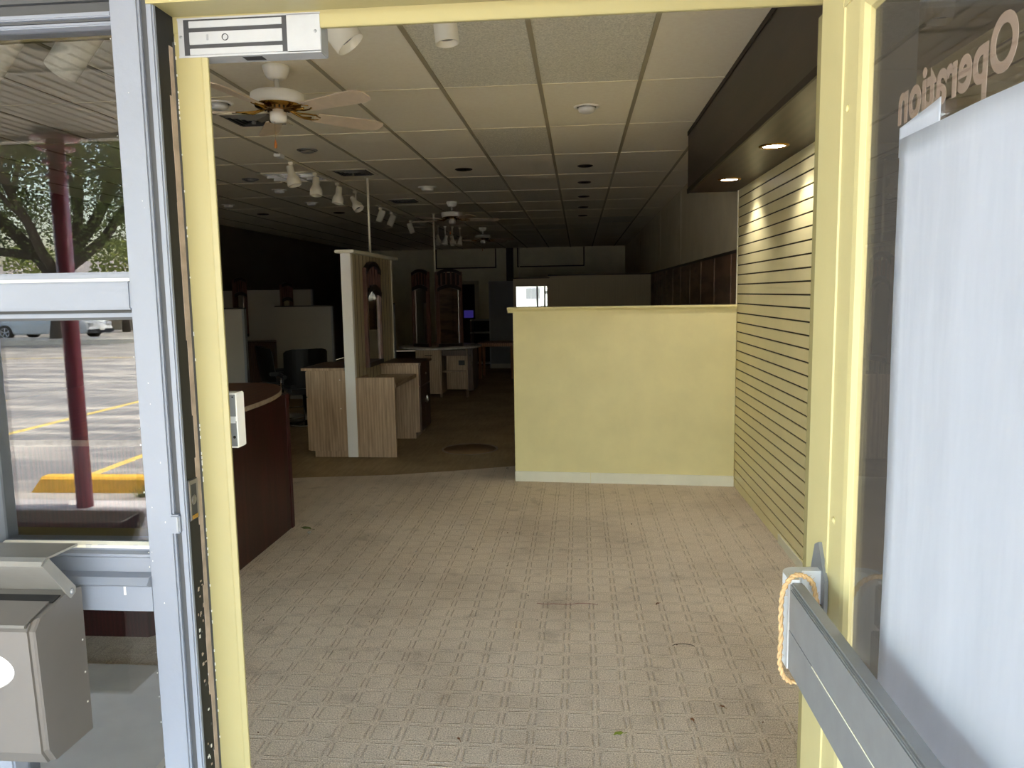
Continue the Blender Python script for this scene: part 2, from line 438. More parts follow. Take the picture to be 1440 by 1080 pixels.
# dark veneered soffit over the slatted wall
m = MB()
m.box((.89, 1.44, 2.44), (.905, 6.52, CEIL), 'soffit_veneer')
m.box((.89, 6.505, 2.44), (1.30, 6.52, CEIL), 'soffit_veneer')
m.box((.89, 1.44, 2.42), (1.30, 6.52, 2.44), 'soffit_veneer')
m.box((.884, 1.44, 2.415), (.896, 6.526, 2.45), 'trim_dark'); m.box((.884, 1.44, CEIL-.03), (.896, 6.526, CEIL), 'trim_dark')
tag(m.build('soffit', 'soffit_veneer'), 'dark brown veneered box soffit above the slatted wall', kind='structure')

# storefront: header, jambs, windows
D = 1.36
m = MB()
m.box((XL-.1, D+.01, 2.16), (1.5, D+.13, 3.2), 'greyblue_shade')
m.box((XL-.1, D+.01, 0), (-4.6, D+.13, 2.2), 'greyblue_paint')
m.box((1.28, D+.01, 0), (1.5, D+.13, 2.2), 'greyblue_paint')
tag(m.build('wall_front', 'greyblue_shade'), kind='structure')
# door frame: left jamb reveal, stops, head
fr = empty('trim_2', (-.16, 1.43, 0), 'yellow painted frame round the open doorway', kind='structure'); o = fr.location
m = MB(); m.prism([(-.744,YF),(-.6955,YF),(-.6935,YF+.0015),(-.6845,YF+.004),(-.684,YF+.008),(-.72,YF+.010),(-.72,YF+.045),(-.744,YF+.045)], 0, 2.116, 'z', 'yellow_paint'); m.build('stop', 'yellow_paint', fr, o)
m = MB(); m.box((-.757, D+.012, 0), (-.7455, YF, 2.2), 'black_rubber')
m.build('jamb_reveal', 'black_rubber', fr, o)
m = MB()
rr = random.Random(3)
zz = 0.0
while zz < 2.05:
    dz = rr.uniform(.05, .16); w = rr.uniform(.012, .020)
    m.box((-.7458, YF-.008-w, zz), (-.7445, YF-.008, min(zz+dz, 2.09)), 'worn_tan'); zz += dz
m.box((-.7458, YF-.007, 0), (-.744, YF+.001, 2.1), 'dark_blue_edge')
m.build('worn_edge', 'worn_tan', fr, o)
m = MB()
for k in range(46):
    zc = rr.uniform(.55, 1.08); yy = rr.uniform(1.378, 1.404); h = rr.uniform(.002, .007)
    m.box((-.7456, yy, zc), (-.7447, yy+rr.uniform(.002,.006), zc+h), rr.choice(['worn_tan','chip_white','worn_tan','greyblue_shade']))
for k in range(60):
    zc = rr.uniform(.3, 2.1); m.box((-.7442, YF-.0012, zc), (-.7425, YF+.0004, zc+rr.uniform(.002,.006)), 'chip_white')
m.build('paint_chips', 'chip_white', fr, o)
m = MB()   # strike plate in the black reveal
m.box((-.7458, 1.372, 1.205), (-.743, 1.404, 1.285), 'lock_gap'); m.box((-.744, 1.374, 1.275), (-.742, 1.402, 1.283), 'steel_satin')
m.box((-.744, 1.374, 1.207), (-.742, 1.402, 1.215), 'brass'); m.box((-.744, 1.372, 1.207), (-.7418, 1.3765, 1.283), 'steel_satin'); m.box((-.744, 1.3995, 1.207), (-.7418, 1.404, 1.283), 'steel_satin')
m.lathe([(.0,.002),(.008,.0015),(.010,0)], 'steel_satin', 14, (-.7432,1.388,1.244), rotm('Y',90))
tag(m.build('strike_plate', 'steel_satin', fr, o), 'metal strike plate')
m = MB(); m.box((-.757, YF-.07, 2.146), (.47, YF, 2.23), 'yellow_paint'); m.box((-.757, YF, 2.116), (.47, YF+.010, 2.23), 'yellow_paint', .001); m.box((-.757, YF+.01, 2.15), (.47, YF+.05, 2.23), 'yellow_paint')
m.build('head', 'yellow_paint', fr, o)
m = MB()
for k in range(26):
    x = rr.uniform(-.74, .2); m.box((x, YF-.072, 2.1455+rr.uniform(0,.012)), (x+rr.uniform(.02,.09), YF-.0695, 2.175), 'cream_paint')
m.build('worn_patch', 'cream_paint', fr, o)
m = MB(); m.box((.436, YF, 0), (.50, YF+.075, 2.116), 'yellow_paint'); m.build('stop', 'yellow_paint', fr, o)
m = MB(); m.box((.466, D+.005, 0), (.556, YF+.01, 2.2), 'door_grey', .004); m.box((.462, D+.02, 0), (.468, YF, 2.2), 'black_rubber'); m.build('jamb', 'greyblue_paint', fr, o)

# left window
w1 = empty('window_1', (-1.5, 1.38, 0), 'grey-blue framed shop window beside the doorway, reflecting the parking lot', kind='structure'); o = w1.location
def stile(x0, x1):
    m = MB(); m.box((x0, D, 0), (x1, D+.075, 2.2), 'greyblue_paint', .004); return m
m = stile(-.826, -.771)
m.box((-.773, D+.010, 0), (-.756, D+.07, 2.2), 'greyblue_shade'); m.box((-.760, D+.003, 0), (-.7462, D+.02, 2.2), 'greyblue_paint', .003)  # groove strip painted dark for the shade inside it
m.box((-.778, D-.0035, 1.185), (-.758, D+.012, 1.222), 'greyblue_paint', .003); m.box((-.766, D-.004, 1.188), (-.759, D+.0, 1.219), 'aluminium', .002)
for k in range(34):
    zc = rr.uniform(.2, 2.1); x = -.8265 if k % 2 == 0 else rr.uniform(-.82, -.775)
    s = rr.uniform(.0005, .0014); m.box((x, D-.0006, zc), (x+s, D+.001, zc+s*rr.uniform(1,3)), 'chip_white')
m.build('stile', 'greyblue_paint', w1, o)
stile(-1.20, -1.145).build('stile', 'greyblue_paint', w1, o)
stile(-1.46, -1.40).build('stile', 'greyblue_paint', w1, o)
stile(-3.03, -2.97).build('stile', 'greyblue_paint', w1, o)
stile(-4.63, -4.57).build('stile', 'greyblue_paint', w1, o)
m = MB()   # middle rail, with a lighter glazing bead above and a recessed one below
m.box((-1.16, D+.002, 1.611), (-.826, D+.07, 1.664), 'greyblue_paint', .003)
m.box((-1.16, D+.010, 1.664), (-.824, D+.05, 1.681), 'greyblue_paint', .004); m.box((-1.16, D+.006, 1.664), (-.828, D+.012, 1.669), 'cream_paint')
m.box((-1.16, D+.020, 1.592), (-.824, D+.05, 1.611), 'greyblue_shade', .002); m.box((-1.16, D+.012, 1.597), (-.824, D+.03, 1.605), 'greyblue_paint', .002)
m.build('middle_rail', 'greyblue_paint', w1, o)
m = MB()   # sloping sill and lower rail
m.prism([(D+.035,1.156),(D+.022,1.152),(D+.022,1.143),(D+.008,1.140),(D+.008,1.135),(D+.016,1.130),(D+.016,1.102),(D-.004,1.098),(D-.014,1.086),(D-.006,1.080),(D+.002,1.078),(D+.002,1.028),(D+.07,1.028),(D+.07,1.156)], -4.6, -.826, 'x', 'greyblue_paint')
m.prism([(D+.0352,1.1565),(D+.0215,1.1525),(D+.0215,1.147),(D+.0352,1.150)], -4.6, -.8262, 'x', 'cream_paint')
for k in range(14):
    x = rr.uniform(-1.1, -.83); m.box((x, D+.0015, 1.055+rr.uniform(0,.02)), (x+rr.uniform(.002,.008), D+.003, 1.078), 'chip_white') if k < 4 else m.box((x, D+.0205, 1.148), (x+rr.uniform(.003,.012), D+.024, 1.1535), 'chip_white')
m.build('sill', 'greyblue_paint', w1, o)
m = MB()   # head of the window: two grey bars with a worn cream edge
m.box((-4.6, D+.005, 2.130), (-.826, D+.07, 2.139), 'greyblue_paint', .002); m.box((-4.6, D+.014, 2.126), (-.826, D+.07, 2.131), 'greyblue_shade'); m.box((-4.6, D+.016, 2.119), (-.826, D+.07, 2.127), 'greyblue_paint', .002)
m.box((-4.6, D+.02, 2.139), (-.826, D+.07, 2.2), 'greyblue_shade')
m.build('head', 'greyblue_paint', w1, o)
GY = 1.397
for (a, b) in ((1.675, 2.125), (1.15, 1.60), (.02, 1.035)):
    B('pane', 'window_glass', (-1.16, GY, a), (-.82, GY+.006, b), w1, o)
B('pane', 'window_glass', (-4.6, GY, 1.15), (-1.17, GY+.006, 2.125), w1, o)  # unseen stretch of window, widened to let more daylight into the shop
B('pane', 'window_glass', (-4.6, GY, .02), (-1.17, GY+.006, 1.035), w1, o)
m = MB(); m.box((-4.6, D+.06, .0), (-.75, D+.075, .02), 'greyblue_paint'); m.build('bottom_rail', 'greyblue_paint', w1, o)
m = MB(); m.box((-4.6, D+.07, 1.118), (-.80, D+.14, 1.150), 'ledge_shaded'); m.box((-4.6, D+.07, 2.115), (-.80, D+.08, 2.2), 'ledge_shaded'); m.build('inner_ledge', 'wall_yellow', w1, o)
# right window, beyond the open door
w2 = empty('window_2', (.9, 1.38, 0), 'shop window to the right of the doorway, behind the open door', kind='structure'); o = w2.location
m = MB(); m.box((.545, D+.02, 0), (1.30, D+.07, .45), 'greyblue_paint'); m.box((.545, D+.02, 2.1), (1.30, D+.07, 2.2), 'greyblue_paint'); m.build('rail', 'greyblue_paint', w2, o)
B('pane', 'window_glass', (.545, GY, .45), (1.30, GY+.006, 2.1), w2, o)

# open glazed door, hinged on the right, seen from its inner face
XD = .415
dr = empty('door_1', (XD+.02, 1.40, 0), 'open glazed door with yellow stiles and a push bar, folded out to the right', kind='structure'); o = dr.location
DY0, DY1 = .33, 1.413       # lock edge, hinge edge
m = MB()
m.box((XD, 1.302, .01), (XD+.045, DY1, 2.25), 'door_yellow_lit', .002)
m.box((XD, DY0, .01), (XD+.045, DY0+.11, 2.25), 'door_yellow_lit', .002)
m.box((XD, DY0+.11, 2.062), (XD+.045, 1.302, 2.25), 'door_yellow_lit', .002)
m.box((XD, DY0+.11, .01), (XD+.045, 1.302, .25), 'door_yellow_lit', .002)
m.build('frame', 'door_yellow_lit', dr, o)
m = MB()   # glazing bead: flat with a fine groove, then a face turned to the glass
m.prism([(XD+.0005,1.3005),(XD-.0018,1.3005),(XD-.0018,1.2935),(XD+.001,1.2925),(XD+.001,1.232),(XD+.003,1.220),(XD+.009,1.212),(XD+.017,1.212),(XD+.017,1.30)], .24, 2.062, 'z', 'door_yellow_lit')
m.prism([(XD+.0005,DY0+.111),(XD-.0015,DY0+.111),(XD+.001,DY0+.15),(XD+.017,DY0+.16),(XD+.017,DY0+.111)], .24, 2.10, 'z', 'door_yellow_lit')
m.prism([(XD+.0005,2.064),(XD-.0015,2.064),(XD+.001,2.058),(XD+.001,2.042),(XD+.017,2.030),(XD+.017,2.064)], DY0+.161, 1.2125, 'y', 'door_yellow_lit')
m.prism([(XD+.0005,.25),(XD-.0015,.25),(XD+.001,.29),(XD+.017,.30),(XD+.017,.25)], DY0+.161, 1.2125, 'y', 'door_yellow_lit')
for zc in (1.25, 1.905): m.lathe([(.006,0),(.005,.003),(0,.004)], 'door_yellow_lit', 12, (XD+.0012,1.27,zc), rotm('Y',-90))
m.build('glazing_bead', 'door_yellow_lit', dr, o)
B('pane', 'door_glass', (XD+.010, DY0+.1, .24), (XD+.016, 1.31, 2.08), dr, o)
pb = MB()  # push bar: touch pad, channel and end bracket
BX = .342
pb.box((BX+.004, .45, 1.075), (BX+.026, 1.262, 1.146), 'aluminium', .003)
bar = pb.build('push_bar', 'aluminium', dr, o); bar['label'] = 'brushed metal push bar'
m = MB(); m.box((BX, .45, 1.070), (BX+.006, 1.245, 1.142), 'aluminium', .002); m.build('touch_pad', 'aluminium', bar, o)
m = MB(); m.box((BX+.004, .45, .995), (BX+.030, 1.262, 1.066), 'aluminium', .002); m.box((BX+.0025, .62, 1.064), (BX+.010, 1.13, 1.0665), 'cream_paint'); m.build('channel', 'aluminium', bar, o)
m = MB()   # curved end bracket returning to the stile
arc = [(XD, 1.305), (XD, 1.325), (BX+.03, 1.325)] + [(BX+.03-.028*math.sin(a), 1.297+.028*math.cos(a)) for a in [k*PI/12 for k in range(1, 7)]] + [(BX+.002, 1.262), (BX+.02, 1.262), (BX+.024, 1.29), (BX+.036, 1.305)]
m.prism(arc, .995, 1.15, 'z', 'aluminium_bright'); m.build('end_bracket', 'aluminium_bright', bar, o)  # bracket coloured brighter than the bar for the light on its face
m = MB(); m.prism([(1.285,1.02),(1.365,1.02),(1.365,1.13),(1.345,1.185),(1.325,1.195),(1.285,1.14)], XD-.006, XD, 'x', 'aluminium'); m.lathe([(.004,0),(.003,.002),(0,.0025)], 'black_plastic', 8, (XD-.006,1.30,1.09), rotm('Y',-90)); m.build('mounting_plate', 'aluminium', bar, o)
# mirrored lettering on the outside of the door glass
fc = bpy.data.curves.new('lettering', 'FONT'); fc.body = 'Operation'; fc.size = .080; fc.offset = .0022; fc.extrude = .0003; fc.resolution_u = 5; fc.space_character = 1.02
ft = bpy.data.objects.new('tmp', fc); COL.objects.link(ft)
me = bpy.data.meshes.new_from_object(ft.evaluated_get(bpy.context.evaluated_depsgraph_get()))
bpy.data.objects.remove(ft); bpy.data.curves.remove(fc)
xs = [v.co.x for v in me.vertices]; x0, x1 = min(xs), max(xs); k = .286/(x1-x0)
for v in me.vertices:  # read from outside: starts at the lock side, ends towards the hinge
    x, y, z = v.co; v.co = Vector((XD+.0168+z, .830+(x-x0)*k, 1.848+y)) - Vector(o)
me.name = 'lettering'; me.materials.append(MATS['decal_tan'])
lt = bpy.data.objects.new('lettering', me); COL.objects.link(lt); lt.parent = dr; lt['label'] = 'tan vinyl lettering, seen mirrored through the glass'

# ------------------------------------------------------------------ things at the doorway
# paper sheets on the door glass
def sheet(name, y0, y1, z0, z1, x, amp, seed, slant=0):
    r = random.Random(seed); m = MB(); ny, nz = 22, 44
    ph = [r.uniform(0, 6) for _ in range(8)]
    vs, fs = [], []
    for side in (0, 1):
        for i in range(ny+1):
            for j in range(nz+1):
                y = y0+(y1-y0)*i/ny; z = z0+(z1-z0)*j/nz
                if j == nz: z += slant*(1-i/ny)
                w = math.sin(y*23+ph[0]+z*1.3)*.5+math.sin(y*41+z*3+ph[1])*.3+math.sin(z*7+y*9+ph[2])*.25
                edge = (abs(i/ny-1))**6*.5
                vs.append((x-amp*(.5+.5*w)-side*.0006-.0025*edge, y+.0016*math.sin(z*9+ph[3])*(i/ny), z))
    n = (ny+1)*(nz+1)
    for side in (0, 1):
        for i in range(ny):
            for j in range(nz):
                a = side*n+i*(nz+1)+j; fs.append((a, a+1, a+nz+2, a+nz+1))
    def q(a, b): fs.append((a, b, b+n, a+n))
    for j in range(nz): q(j, j+1); q(ny*(nz+1)+j, ny*(nz+1)+j+1)
    for i in range(ny): q(i*(nz+1), (i+1)*(nz+1)); q(i*(nz+1)+nz, (i+1)*(nz+1)+nz)
    m.add(vs, fs, 'paper', True)
    return m.build(name, 'paper', None, (x, (y0+y1)/2, z0))
tag(sheet('paper_sheet', .46, 1.080, .40, 1.822, XD+.0085, .004, 5), 'large white paper sheet covering the glass of the open door', 'paper')
tag(sheet('paper_sheet', .97, 1.088, 1.80, 1.838, XD+.0095, .0006, 8, .012), 'white paper corner sticking out behind the top of the large sheet on the door', 'paper')
# jute rope looped round the end of the push bar
m = MB()
loop = [(XD-.012,1.292,1.085),(XD-.020,1.285,1.115),(.385,1.275,1.142),(.366,1.268,1.156),(.348,1.262,1.154),(.334,1.258,1.13),(.3315,1.258,1.095),(.333,1.259,1.05),(.332,1.26,1.01),(.338,1.259,.985),(.352,1.262,.972),(.372,1.262,.975)]
pts = []
for a in range(len(loop)-1):
    for k in range(6):
        t = k/6; p0 = Vector(loop[max(a-1,0)]); p1 = Vector(loop[a]); p2 = Vector(loop[a+1]); p3 = Vector(loop[min(a+2,len(loop)-1)])
        pts.append(.5*((2*p1)+(p2-p0)*t+(2*p0-5*p1+4*p2-p3)*t*t+(3*p1-p0-3*p2+p3)*t*t*t))
pts.append(Vector(loop[-1]))
for s in range(2):   # two twisted strands
    q = []
    for i, p in enumerate(pts):
        d = (pts[min(i+1,len(pts)-1)]-pts[max(i-1,0)]).normalized(); u = d.orthogonal().normalized() if i == 0 else (u-d*u.dot(d)).normalized(); w = d.cross(u)
        a = i*1.35+s*PI; q.append(p+(u*math.cos(a)+w*math.sin(a))*.0021)
    m.tube(q, .0027, 'jute', 7)
for i in range(0, len(pts)-1):
    for k in range(2):
        d = Vector((rr.uniform(-1,1), rr.uniform(-1,1), rr.uniform(-1,1))).normalized(); p = pts[i]
        m.tube([p, p+d*rr.uniform(.004,.010)], .0003, 'jute', 3)
tag(m.build('rope', 'jute', None, (.345,1.26,.97)), 'loop of twisted jute rope hung over the end of the door push bar', 'rope')

# magnetic lock under the door head
ml = empty('magnetic_lock', (-.60, YF, 2.07), 'white metal magnetic door lock under the yellow door head', 'lock'); o = ml.location
x0, x1, z0, z1 = -.737, -.466, 2.073, 2.143
m = MB(); m.box((x0, YF, z0), (x1, YF+.042, z1), 'lock_steel', .0015)
m.box((x0+.001, YF-.0006, z0+.002), (x0+.0115, YF+.001, z1-.002), 'lock_plate'); m.box((x1-.063, YF-.0008, z0+.002), (x1-.001, YF+.001, z1-.002), 'lock_plate')
m.box((x0, YF-.0008, z0), (x1, YF+.001, z0+.0035), 'lock_plate'); m.box((x0, YF-.0008, z1-.003), (x1, YF+.001, z1), 'lock_plate')
m.box((x0+.155, YF-.0002+.008, z0-.0006), (x0+.118, YF+.030, z0+.001), 'lock_gap')
m.build('housing', 'lock_steel', ml, o)
m = MB(); m.box((x0, YF+.002, z1), (x1+.004, YF+.055, z1+.010), 'lock_steel', .001); m.build('bracket', 'lock_steel', ml, o)
m = MB(); m.box((x0+.0115, YF-.0003, z0+.0035), (x1-.063, YF+.002, z1-.003), 'lock_gap'); cg = m.build('core_recess', 'lock_gap', ml, o)
for (a, b) in ((.0040,.0155),(.0225,.0445),(.0520,.0640)):
    m = MB(); m.box((x0+.022, YF-.0016, z0+a), (x1-.072, YF+.001, z0+b), 'lock_plate', .0006); m.build('core_bar', 'lock_plate', cg, o)
m = MB(); m.lathe([(.0062,0),(.0062,.0012),(.0050,.0012),(.0050,.0)], 'lock_gap', 18, (x0+.091, YF-.0015, z0+.0335), rotm('X',90)); m.build('screw_hole', 'lock_gap', cg, o)
m = MB(); m.box((x0+.0548, YF-.0022, z0+.029), (x0+.0592, YF-.001, z0+.040), 'aluminium', .001); m.build('screw_slot', 'aluminium', cg, o)
for xx in (x0+.006, x1-.010):
    m = MB(); m.lathe([(.0030,0),(.0026,.0012),(0,.0014)], 'aluminium', 12, (xx, YF-.0006, (z0+z1)/2+.002), rotm('X',90)); m.build('screw', 'aluminium', ml, o)
# contact box on the inside of the left stop
cb = empty('door_contact', (-.69, 1.50, 1.32), 'small white metal box fixed on the inner side of the left yellow jamb', 'lock box'); o = cb.location
m = MB(); m.box((-.748, 1.502, 1.322), (-.700, 1.540, 1.436), 'white_metal', .002); m.build('housing', 'white_metal', cb, o)
m = MB(); m.box((-.73, 1.5005, 1.388), (-.702, 1.5025, 1.433), 'aluminium'); m.box((-.73, 1.5005, 1.326), (-.702, 1.5025, 1.378), 'aluminium'); m.box((-.727, 1.4995, 1.374), (-.703, 1.502, 1.388), 'aluminium_bright'); m.lathe([(.003,0),(.003,.001),(0,.001)], 'hole_dark', 10, (-.707,1.5005,1.345), rotm('X',90)); m.lathe([(.0016,0),(.0016,.001),(0,.001)], 'hole_dark', 8, (-.707,1.5005,1.428), rotm('X',90)); m.build('face_plate', 'aluminium', cb, o)

# mailbox hung on the sill of the left window
mb_ = empty('mailbox', (-1.14, 1.30, .80), 'beige metal wall mailbox with a sloping lid hung under the left window', 'mailbox'); o = mb_.location
xr, xl = -.950, -1.33
m = MB()
side = [(1.334,.800),(1.334,1.088),(1.302,1.093),(1.206,1.070),(1.196,1.058),(1.204,.828),(1.218,.802)]
t = bmesh.new(); n = len(side)
q = [t.verts.new((x, y, z)) for x in (xl, xr) for y, z in side]
t.faces.new(q[:n][::-1]); t.faces.new(q[n:])
for i in range(n): t.faces.new((q[i], q[(i+1)%n], q[n+(i+1)%n], q[n+i]))
bmesh.ops.bevel(t, geom=[e for e in t.edges if abs(e.verts[0].co.x-e.verts[1].co.x) < 1e-6 and all(v.co.y < 1.3 for v in e.verts)], offset=.009, segments=3, affect='EDGES')
t.verts.index_update(); m.add([v.co.copy() for v in t.verts], [tuple(v.index for v in f.verts) for f in t.faces], 'steel_satin'); t.free()
for zc in (.86, .92, .985): m.lathe([(.0022,0),(.0018,.0008),(0,.001)], 'chip_white', 8, (xr, 1.325, zc), rotm('Y',90))
m.build('body', 'steel_satin', mb_, o)
m = MB(); m.box((xl+.05, 1.33, 1.03), (xr-.05, 1.3625, 1.075), 'aluminium'); m.build('wall_bracket', 'aluminium', mb_, o)
m = MB(); m.prism([(1.196,1.0705),(1.194,1.066),(1.199,1.064),(1.206,1.0705),(1.262,1.0855),(1.260,1.088)], xl+.002, xr-.012, 'x', 'steel_satin'); m.build('front_lip', 'steel_lid', mb_, o)
m = MB(); m.prism([(1.262,1.0835),(1.284,1.0885),(1.284,1.0905),(1.262,1.0855)], xl+.02, xr-.006, 'x', 'hole_dark'); m.build('slot', 'hole_dark', mb_, o)
m = MB()
m.prism([(1.304,1.092),(1.262,1.132),(1.2365,1.158),(1.2325,1.163),(1.238,1.170),(1.250,1.174),(1.334,1.172),(1.334,1.168),(1.25,1.170),(1.240,1.165),(1.266,1.136),(1.308,1.096)], xl-.001, xr+.0, 'x', 'steel_lid')
lid = m.build('lid', 'steel_lid', mb_, o)
m = MB(); m.prism([(1.3,1.078),(1.314,1.084),(1.316,1.095),(1.250,1.173),(1.233,1.163)], xr-.001, xr+.0025, 'x', 'steel_lid'); m.lathe([(.006,0),(.0045,.002),(0,.003)], 'aluminium', 14, (xr+.0025,1.304,1.090), rotm('Y',90)); m.build('hinge_arm', 'steel_lid', lid, o)
m = MB()
Rm = rotm('X',90)
m.lathe([(1.0,0),(.94,.004),(.86,.005),(.80,.0025),(0,.0025)], 'white_metal', 40, (0,0,0))
for v in m.bm.verts: v.co = Vector((-1.072+v.co.x*.083, 1.2005-v.co.z*.9-.0005, .985+v.co.y*.042))
m.build('oval_plate', 'white_metal', mb_, o)

# ------------------------------------------------------------------ ceiling fittings
def ring_light(name, x, y, kind, label, z=CEIL, group=None, r=.085):
    t = empty(name, (x, y, z), label, 'ceiling light', group); o = (0,0,0)
    m = MB(); m.lathe([(r*.80,-.001),(r*.82,-.008),(r*.95,-.009),(r*1.06,-.003),(r*1.06,.012)], {'lit':'brass','eye':'bulb_grey','hole':'trim_dark'}.get(kind,'fan_white'), 28, cap=False); m.build('trim_ring', 'fan_white', t)
    m = MB(); m.lathe([(r*.82,-.002),(0,-.002)], 'lamp_lit' if kind == 'lit' else 'hole_dark', 28); m.build('lens' if kind == 'lit' else 'recess_disc', 'hole_dark', t)  # unlit kinds get a flat dark disc painted for the shaded hole
    if kind == 'hole':
        m = MB(); m.lathe([(r*.80,0),(r*.80,.07),(0,.07)], 'hole_dark', 24, cap=False); m.build('can', 'hole_dark', t)
    if kind in ('bulb', 'eye'):
        m = MB(); rr_ = r*.70
        dp = .045 if kind == 'bulb' else .028
        m.lathe([(rr_*.96,-.003),(rr_,-dp*.45),(rr_*.92,-dp*.75),(rr_*.6,-dp*.95),(0,-dp)], 'bulb_white' if kind == 'bulb' else 'bulb_grey', 24); m.build('bulb', 'bulb_white', t)
    return t
G = 'recessed lights in the tiled ceiling'
ring_light('recessed_light', .061, 5.536, 'bulb', 'recessed ceiling light with a white bulb, nearest one right of the ceiling centre', group=G)
ring_light('recessed_light', -2.355, 5.059, 'bulb', 'recessed ceiling light with a white bulb beside the left jamb, behind the near fan', group=G)
for n, (y, w) in enumerate(((8.05,'first'),(9.226,'second'),(10.576,'third'),(11.88,'fourth'),(13.19,'fifth'))):
    ring_light('recessed_light', .07, y, 'hole', f'empty dark recessed light, {w} hole behind the nearest bulb right of the ceiling centre', group=G, r=.075)
ring_light('recessed_light', -1.175, 8.042, 'hole', 'recessed light with a bright lower rim near the middle of the ceiling', group=G)
ring_light('recessed_light', -2.366, 6.749, 'eye', 'grey eyeball recessed light just right of the first track spotlight', group=G)
ring_light('recessed_light', -3.549, 8.271, 'eye', 'grey eyeball recessed light left of the square fluorescent panel', group=G)
ring_light('recessed_light', -3.571, 9.147, 'bulb', 'recessed light with a white bulb just behind the square fluorescent panel', group=G)
ring_light('recessed_light', -3.643, 10.465, 'bulb', 'recessed light with a white bulb under the third and fourth track spotlights', group=G)
ring_light('recessed_light', -4.818, 10.451, 'bulb', 'small recessed light with a white bulb far left beside the yellow jamb', group=G)
ring_light('recessed_light', -3.673, 11.79, 'hole', 'dark empty recessed light left of the white pole', group=G)
ring_light('recessed_light', -4.852, 11.71, 'hole', 'dark empty recessed light far left in the dim ceiling', group=G)
sd = empty('smoke_detector', (-1.796, 9.266, CEIL), 'round white smoke detector on the ceiling in front of the middle fan', 'smoke detector')
m = MB(); m.lathe([(.11,0),(.11,-.006),(.075,-.008),(.072,-.03),(.06,-.045),(0,-.047)], 'fan_white', 26); m.build('housing', 'fan_white', sd)
G = 'lit downlights under the dark soffit'
for y, w in ((4.507, 'lit round downlight in the soffit, nearer of the two fully visible ones'), (5.79, 'lit round downlight at the far end of the dark soffit'), (3.411, 'lit round downlight in the soffit partly hidden by the door stile')):
    ring_light('downlight', 1.085, y, 'lit', w, 2.42, G, .078)
    ld = bpy.data.lights.new('downlight_lamp', 'SPOT'); ld.energy = 7; ld.color = (1, .95, .86); ld.spot_size = 2.0; ld.spot_blend = .5; ld.shadow_soft_size = .05
    lo = bpy.data.objects.new('downlight_lamp', ld); COL.objects.link(lo); lo.location = (1.085, y, 2.408)

G = 'square air diffusers in the ceiling'
for (x, y, w) in ((-2.33, 5.55, 'square white air diffuser with dark louvres behind the near ceiling fan'), (-2.33, 8.02, 'square air diffuser with dark louvres right of the track spotlights'), (-2.37, 10.52, 'small square air diffuser with dark louvres in front of the middle fan')):
    t = empty('air_vent', (x, y, CEIL), w, 'vent', G)
    m = MB(); s = .21
    m.box((-s,-s,-.006),(s,-s+.03,0)); m.box((-s,s-.03,-.006),(s,s,0)); m.box((-s,-s,-.006),(-s+.03,s,0)); m.box((s-.03,-s,-.006),(s,s,0))
    m.build('frame', 'track_white', t)
    m = MB(); m.box((-s+.02,-s+.02,-.003),(s-.02,s-.02,-.001)); m.build('backing', 'hole_dark', t)
    for k in range(5):
        q = s-.045-k*.036
        if q < .02: break
        m = MB()
        for a in range(4):
            R4 = Matrix.Rotation(a*PI/2, 3, 'Z')
            vs = [R4 @ Vector(p) for p in ((-q,-q,-.004),(q,-q,-.004),(q-.018,-q+.018,-.016),(-q+.018,-q+.018,-.016),(-q,-q,-.002),(q,-q,-.002),(q-.018,-q+.018,-.0145),(-q+.018,-q+.018,-.0145))]
            m.add(vs, [(0,1,2,3),(7,6,5,4),(0,4,5,1),(2,6,7,3),(1,5,6,2),(3,7,4,0)], 'bulb_grey')
        m.build('louvre', 'bulb_grey', t)
    m = MB(); m.lathe([(.014,-.004),(.014,-.03),(0,-.034)], 'bulb_grey', 12); m.build('damper_knob', 'bulb_grey', t)
t = empty('fluorescent_panel', (-3.01, 8.17, CEIL), 'square ceiling fluorescent panel with a shiny metal grid, behind the track spotlights', 'ceiling light')
m = MB(); m.box((-.29,-.29,-.012),(.29,-.265,0)); m.box((-.29,.265,-.012),(.29,.29,0)); m.box((-.29,-.29,-.012),(-.265,.29,0)); m.box((.265,-.29,-.012),(.29,.29,0)); m.build('frame', 'track_white', t)
m = MB(); m.box((-.27,-.27,-.003),(.27,.27,-.001)); m.build('reflector', 'louver', t)
m = MB()
for k in range(1, 3):
    q = -.27+k*.18; m.box((q-.006,-.27,-.03),(q+.006,.27,-.003)); m.box((-.27,q-.006,-.03),(.27,q+.006,-.003))
m.build('grid', 'louver', t)

